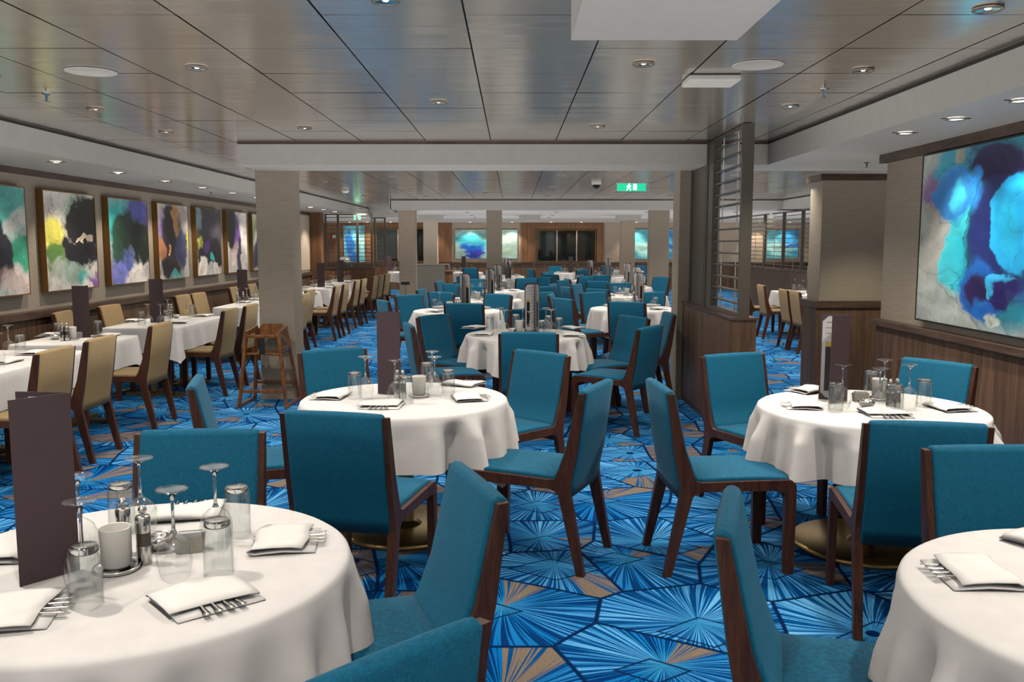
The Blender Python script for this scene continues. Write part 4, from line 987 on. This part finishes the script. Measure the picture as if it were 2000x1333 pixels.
def packets():
    t = empty('packet_holder')
    b = MB(); b.add([(-.036, -.018, 0), (.036, -.018, 0), (.036, .018, 0), (-.036, .018, 0), (-.042, -.022, .045), (.042, -.022, .045), (.042, .022, .045), (-.042, .022, .045)], [(0, 3, 2, 1), (0, 1, 5, 4), (1, 2, 6, 5), (2, 3, 7, 6), (3, 0, 4, 7)], M['cream']); b.build('tray', t)
    r = random.Random(2); b = MB()
    for i in range(8): y = -.016+i*.0045; z = .052+r.uniform(-.004, .004); b.box(-.033+r.uniform(-.003, .003), .033, y, y+.003, .004, z, M['page'])
    o = b.build('sachets', t); return t
def menu(w=.150, h=.475, ang=57, tag_=True):
    """two stiff covers hinged at the origin, open towards -x"""
    t = empty('menu'); th = .003
    for s in (-1, 1):
        a = radians(180+s*ang/2); d = Vector((cos(a), sin(a), 0)); nrm = Vector((-d.y, d.x, 0))*s*-1
        b = MB(); b.beam(d*.001+Vector((0, 0, h/2)), d*w+Vector((0, 0, h/2)), th, h, M['plum']); b.build('cover', t)
        nin = Vector((-d.y, d.x, 0)); nin = nin if nin.dot(Vector((cos(radians(180-s*ang/2)), sin(radians(180-s*ang/2)), 0))) > 0 else -nin
        off = nin*.0028; q0, q1 = .008, w-.008; cw = .03
        P_ = lambda u, z: tuple(d*u+off+Vector((0, 0, z)))
        b = MB(); b.add([P_(q0, .012), P_(q1-cw, .012), P_(q1, .012+cw), P_(q1, h-.012-cw), P_(q1-cw, h-.012), P_(q0, h-.012)], [(0, 1, 2, 3, 4, 5)], M['page'])
        pg = b.build('page', t)
        b = MB(); off = nin*.0036
        b.add([P_(w*.52, .05), P_(w*.82, .05), P_(w*.82, h*.62), P_(w*.52, h*.62)], [(0, 1, 2, 3)], M['black'])
        b.build('bottle_picture', pg)
        b = MB(); b.add([P_(w*.52, h*.62), P_(w*.82, h*.62), P_(w*.82, h*.68), P_(w*.52, h*.68)], [(0, 1, 2, 3)], M['yellow']); b.build('yellow_band', pg)
        b = MB()
        for i in range(12):
            z = h*.90-i*.030; x1 = w*.38 if z < h*.76 else w*.82
            b.add([P_(.018, z), P_(x1, z), P_(x1, z+.004), P_(.018, z+.004)], [(0, 1, 2, 3)], M['grey'])
        b.build('printed_lines', pg)
    return t
def napkin(seed):
    r = random.Random(seed); t = empty('folded_napkin')
    pr = [(.088, .002), (.05, .006), (.0, .010), (-.05, .007), (-.078, .004), (-.090, .009), (-.087, .018), (-.074, .025), (-.02, .026), (.03, .024), (.062, .019)]
    nx = 9; vs = []; fs = []; th = .0035
    k1, k2 = r.uniform(-.012, .012), r.uniform(.0, .012)
    for i in range(nx):
        u = i/(nx-1); x = -.105+.21*u
        e = abs(2*u-1)**3
        for j, (y, z) in enumerate(pr):
            up = j > 5
            yy = y+(k1*(2*u-1))*(1.5 if up else .5)+(.006*sin(7*u+seed) if up else 0)
            zz_ = z*(1-.18*e)+(.004*sin(5*u+j*.7+seed) if up else 0)*(1 if 0 < i < nx-1 else .3)
            vs.append((x+(.010*sin(seed) if up else 0), yy, max(.0012, zz_)))
    n = len(pr)
    for i in range(nx-1):
        for j in range(n-1): fs.append((i*n+j, i*n+j+1, (i+1)*n+j+1, (i+1)*n+j))
    b = MB(); b.add(vs, fs, M['napkin'], True); o = b.build('linen', t)
    md = o.modifiers.new('solid', 'SOLIDIFY'); md.thickness = th; md.offset = 0
    return t
def cutlery(kind):
    """handle towards +y, head towards -y (hidden inside the napkin)"""
    b = MB(); prof = [(.112, .0035), (.110, .0075), (.100, .0085), (.080, .0068), (.050, .0045), (.010, .0034), (-.020, .0034)]
    vs = []; fs = []
    for y, w in prof: vs += [(-w, y, 0), (0, y, .0028), (w, y, 0), (0, y, -.0020)]
    for i in range(len(prof)-1):
        for k in range(4): kk = (k+1) % 4; fs.append((i*4+k, i*4+kk, (i+1)*4+kk, (i+1)*4+k))
    b.add(vs, fs+[(0, 3, 2, 1)], M['chrome'], True)
    if kind == 'knife': b.box(-.007, .006, -.095, -.020, -.0008, .0008, M['chrome'])
    else:
        b.box(-.010, .010, -.045, -.020, -.0008, .0008, M['chrome'])
        for q in (-.0085, -.0028, .0028, .0085): b.box(q-.0016, q+.0016, -.085, -.045, -.0008, .0008, M['chrome'])
    return b.build(kind)
PR = {'wine': wine(28), 'tumbler': tumbler(28), 'mill': mill(), 'candle': candle(), 'bowl': bowl(), 'packets': packets(), 'menu': menu(), 'fork': cutlery('fork'), 'knife': cutlery('knife')}
NP = [napkin(s) for s in (1, 2, 3)]
FW = MB(); FW.lathe([(.0335, 0), (.0450, .050), (.035, .096), (.006, .118), (.0040, .200), (.012, .222), (.0405, .232), (.0, .235)], M['glass'], 12); FARW = FW.build('wine_glass')
FT = MB(); FT.lathe([(.0360, 0), (.0375, .118), (.032, .148), (0, .149)], M['glass'], 12); FART_ = FT.build('tumbler')
FN = MB(); FN.box(-.10, .10, -.08, .07, 0, .004, M['napkin']); FN.add([(-.10, -.085, .006), (.10, -.085, .006), (.09, .06, .022), (-.10, .05, .022), (-.10, -.085, .034), (.10, -.085, .034), (.09, .06, .030), (-.10, .05, .030)], [(0, 3, 2, 1), (4, 5, 6, 7), (0, 1, 5, 4), (1, 2, 6, 5), (2, 3, 7, 6), (3, 0, 4, 7)], M['napkin'], False); FARN = FN.build('folded_napkin')
used3 = {}
ITEMS = []
MENU_ROT = {'T1': (-1.142, 2.22, 23), 'T2': (-.631, 4.87, -52), 'T4': (1.835, 4.70, 3), 'T3': (.22, 8.50, 78), 'L1': (-3.86, 7.93, -28), 'L2': (-3.79, 9.45, -28), 'L3': (-3.90, 12.85, -28)}
TNAME = {k: v[2] for k, v in TAB.items()}; TNAME.update({k: v[4] for k, v in LT.items()})
def put(kind, tb, x, y, rot=0, far=False):
    z = ZT
    if kind == 'napkin':
        p = FARN if far else NP[len(ITEMS) % 3]; o = place(p, used3, (x, y, z), radians(rot)); ITEMS.append((kind, tb, o, x, y))
        if not far and tb in ('T1', 'T2', 'T3', 'T4', 'T5'):
            for i in range(4):
                q = (-.033, -.012, .010, .032)[i]; kd = 'knife' if i in (0, 2) else 'fork'
                a = radians(rot)+radians((-5, -1, 3, 7)[i])*-1
                px_, py_ = x+q*cos(radians(rot)), y+q*sin(radians(rot))
                c_ = place(PR[kd], used3, (px_, py_, z+.0135), a); ITEMS.append((kd, tb, c_, px_+.1*-sin(a), py_+.1*cos(a)))
        return
    if kind == 'menu' and tb in MENU_ROT: x, y, rot = MENU_ROT[tb]
    p = {'wine': FARW, 'tumbler': FART_}.get(kind, PR.get(kind)) if far else PR[kind]
    o = place(p, used3, (x, y, z), radians(rot)); ITEMS.append((kind, tb, o, x, y))
for kd, tb, x, y, rot in WARE:
    if tb == 'T5' and kd in ('wine', 'tumbler'): continue
    put(kd, tb, x, y, rot or 0)
put('tumbler', 'T5', 1.60, 1.72); put('wine', 'T5', 1.68, 1.98); put('menu', 'T5', 1.75, 2.12, 40)
r = random.Random(9)
for n in [k for k in TAB if TAB[k][1] > 10]:
    tx, ty, _ = TAB[n]; a0 = r.uniform(0, 90)
    for i in range(4):
        a = radians(a0+90*i+r.uniform(-8, 8)); put('napkin', n, tx+.42*cos(a), ty+.42*sin(a), math.degrees(a)-90, True)
        a += radians(32); put('wine', n, tx+.26*cos(a), ty+.26*sin(a), 0, True)
        a += radians(16); put('tumbler', n, tx+.30*cos(a), ty+.30*sin(a), 0, True)
    put('menu', n, tx+.05, ty+.08, -62 if n[0] == 'F' else r.choice([104, 90, 78, 95, 112]), True)
    if ty < 18:
        put('candle', n, tx-.10, ty-.06, 0); put('mill', n, tx-.02, ty-.09, 0); put('mill', n, tx+.03, ty-.10, 0)
for n in ('L4', 'L5', 'L6', 'R0', 'R1'):
    x0, x1, y0, y1, _ = LT[n]; cx, cyy = (x0+x1)/2, (y0+y1)/2
    for s in (-1, 1):
        for q in (-.36, .36):
            put('napkin', n, cx+s*.25, cyy+q, -90*s, True); put('wine', n, cx+s*.12, cyy+q*.62, 0, True); put('tumbler', n, cx+s*.16, cyy+q*.45, 0, True)
    put('menu', n, cx+.05, cyy+.06, -28 if n[0] == 'L' else 95, True)
for x, y in ((-4.02, 5.8), (-3.6, 6.05)): put('wine', 'L0', x, y)
put('menu', 'L0', -3.85, 5.75, -28)
KN = {'wine': ('upside-down wine glass', 'wine glass', 'inverted wine glasses'), 'tumbler': ('upside-down water tumbler', 'tumbler', 'inverted tumblers'), 'mill': ('steel salt or pepper mill', 'pepper mill', 'steel mills'),
      'candle': ('frosted candle cup on silver dish', 'candle holder', 'candle holders'), 'bowl': ('small polished silver bowl', 'bowl', 'silver bowls'), 'packets': ('cream sugar packet holder', 'packet holder', 'packet holders'),
      'menu': ('tall standing plum menu', 'menu', 'standing menus'), 'napkin': ('folded white napkin', 'napkin', 'folded napkins'), 'fork': ('silver fork tucked in napkin', 'fork', 'forks'), 'knife': ('silver knife tucked in napkin', 'knife', 'knives')}
SHORT = {'centre round table under the beam': 'centre table under beam'}
g = {}
for it in ITEMS: g.setdefault((it[0], it[1]), []).append(it)
LR = ['leftmost', 'second from left', 'third from left', 'fourth from left', 'fifth from left', 'sixth from left', 'seventh from left', 'eighth from left', 'ninth from left', 'tenth from left']
for (kd, tb), lst in g.items():
    lst.sort(key=lambda i: PX((i[3], i[4])))
    nm_, cat, gr = KN[kd]; tn = TNAME[tb].replace('left table of the ', 'left ').replace('right table of the ', 'right ').replace(' past the beam', ' past beam')
    for i, it in enumerate(lst):
        lab = '%s on the %s' % (nm_, tn) if len(lst) == 1 else '%s %s, %s' % (LR[i], nm_, tn)
        tag(it[2], lab, cat, gr)
# menus differ: purple sugar strip colours etc. stay with the parts

# ================================================================ HIGH CHAIR
H = empty('high_chair', (-2.44, 8.66, 0), radians(-2)); tag(H, 'glossy brown wooden high chair standing before the near left column', 'high chair')
hw_ = M['highwood']
def bar(a, b_, w=.034, h=.022, nm_='leg', up=(0, 0, 1)):
    b = MB(); b.beam(a, b_, w, h, hw_, up=up); return b.build(nm_, H, bevel=.004)
for s in (-1, 1):
    bar((s*.232, -.235, .03), (s*.160, -.17, .735), .030, .036, 'leg', (0, 1, 0)); bar((s*.232, .235, .03), (s*.150, .11, .74), .030, .036, 'leg', (0, 1, 0))
    bar((s*.238, -.27, .018), (s*.238, .27, .018), .026, .036, 'runner')
    bar((s*.163, -.185, .728), (s*.150, .13, .760), .024, .05, 'arm_rail')
    bar((s*.180, -.18, .56), (s*.172, .13, .56), .020, .05, 'seat_side_rail')
bar((-.215, -.215, .165), (.215, -.215, .165), .024, .034, 'footrest'); bar((-.21, .215, .19), (.21, .215, .19), .022, .030, 'rear_stretcher')
bar((-.155, -.178, .705), (.155, -.178, .705), .024, .030, 'front_bar')
b = MB(); b.box(-.17, .17, -.18, .13, .52, .538, hw_); b.build('seat', H, bevel=.004)
b = MB(); b.add([(-.16, .115, .67), (.16, .115, .67), (.16, .13, .735), (.09, .14, .80), (-.09, .14, .80), (-.16, .13, .735),
                 (-.16, .135, .67), (.16, .135, .67), (.16, .15, .735), (.09, .16, .80), (-.09, .16, .80), (-.16, .15, .735)],
                [(0, 1, 2, 3, 4, 5), (11, 10, 9, 8, 7, 6), (0, 6, 7, 1), (1, 7, 8, 2), (2, 8, 9, 3), (3, 9, 10, 4), (4, 10, 11, 5), (5, 11, 6, 0)], hw_); b.build('backrest', H)
b = MB(); b.box(-.035, .02, -.186, -.172, .535, .72, M['blackmetal']); b.build('crotch_strap', H)

# ================================================================ FAR THINGS
t = empty('service_station', (-2.35, 25.1, 0)); tag(t, 'grey marble service station in front of the cream column', 'counter')
b = MB(); b.box(-.42, .42, 0, .06, .22, 1.0, M['marble']); b.build('marble_front', t)
b = MB(); b.box(-.42, .42, .0, .5, 0, .22, M['wallwood2']); b.box(-.40, .62, .06, .5, .22, .80, M['wallwood2']); b.build('cabinet', t)
b = MB(); b.box(-.43, .56, -.02, .10, 1.0, 1.03, M['chrome']); b.box(.53, .56, 0, .03, .80, 1.0, M['chrome']); b.build('steel_rail', t)
b = MB(); b.box(.40, .66, -.02, .52, .80, .83, M['wallwood2']); b.build('shelf', t)
t = empty('sign_stand', (-2.13, 17.4, 0)); tag(t, 'small black T-shaped stand in front of the far left column', 'stand')
b = MB(); b.tube((0, 0, .02), (0, 0, .80), .012, M['steel'], 10); b.build('pole', t)
b = MB(); b.lathe([(.14, 0), (.14, .012), (.02, .022), (0, .022)], M['blackmetal'], 20); b.build('base', t)
b = MB(); b.box(-.085, .085, -.02, .02, .79, .85, M['blackmetal']); b.build('head', t)
t = empty('serving_counter', (-4.75, 24.0, 0)); tag(t, 'dark sideboard behind the far left slatted screen', 'cabinet')
b = MB(); b.box(-.4, .4, -.25, .25, 0, .92, M['wallwood2']); b.build('body', t)
b = MB(); b.box(-.42, .42, -.27, .27, .92, .95, M['blackmetal']); b.build('worktop', t)
t = empty('chafing_dish', (-4.60, 24.0, .95)); tag(t, 'domed steel serving dish behind the far left screen', 'serving dish')
b = MB(); b.lathe([(.20, 0), (.20, .15), (.19, .16), (0, .16)], M['blackmetal'], 20); b.build('stand', t)
b = MB(); b.lathe([(.18, .16), (.17, .22), (.12, .28), (.02, .31), (0, .31)], M['steel'], 20); b.build('dome_lid', t)
for pz in (NEARB, NEART, FARB, FART, *PR.values(), *NP, FARW, FART_, FARN):
    if not (used2.get(pz.name) or used3.get(pz.name)): wipe_children(pz)
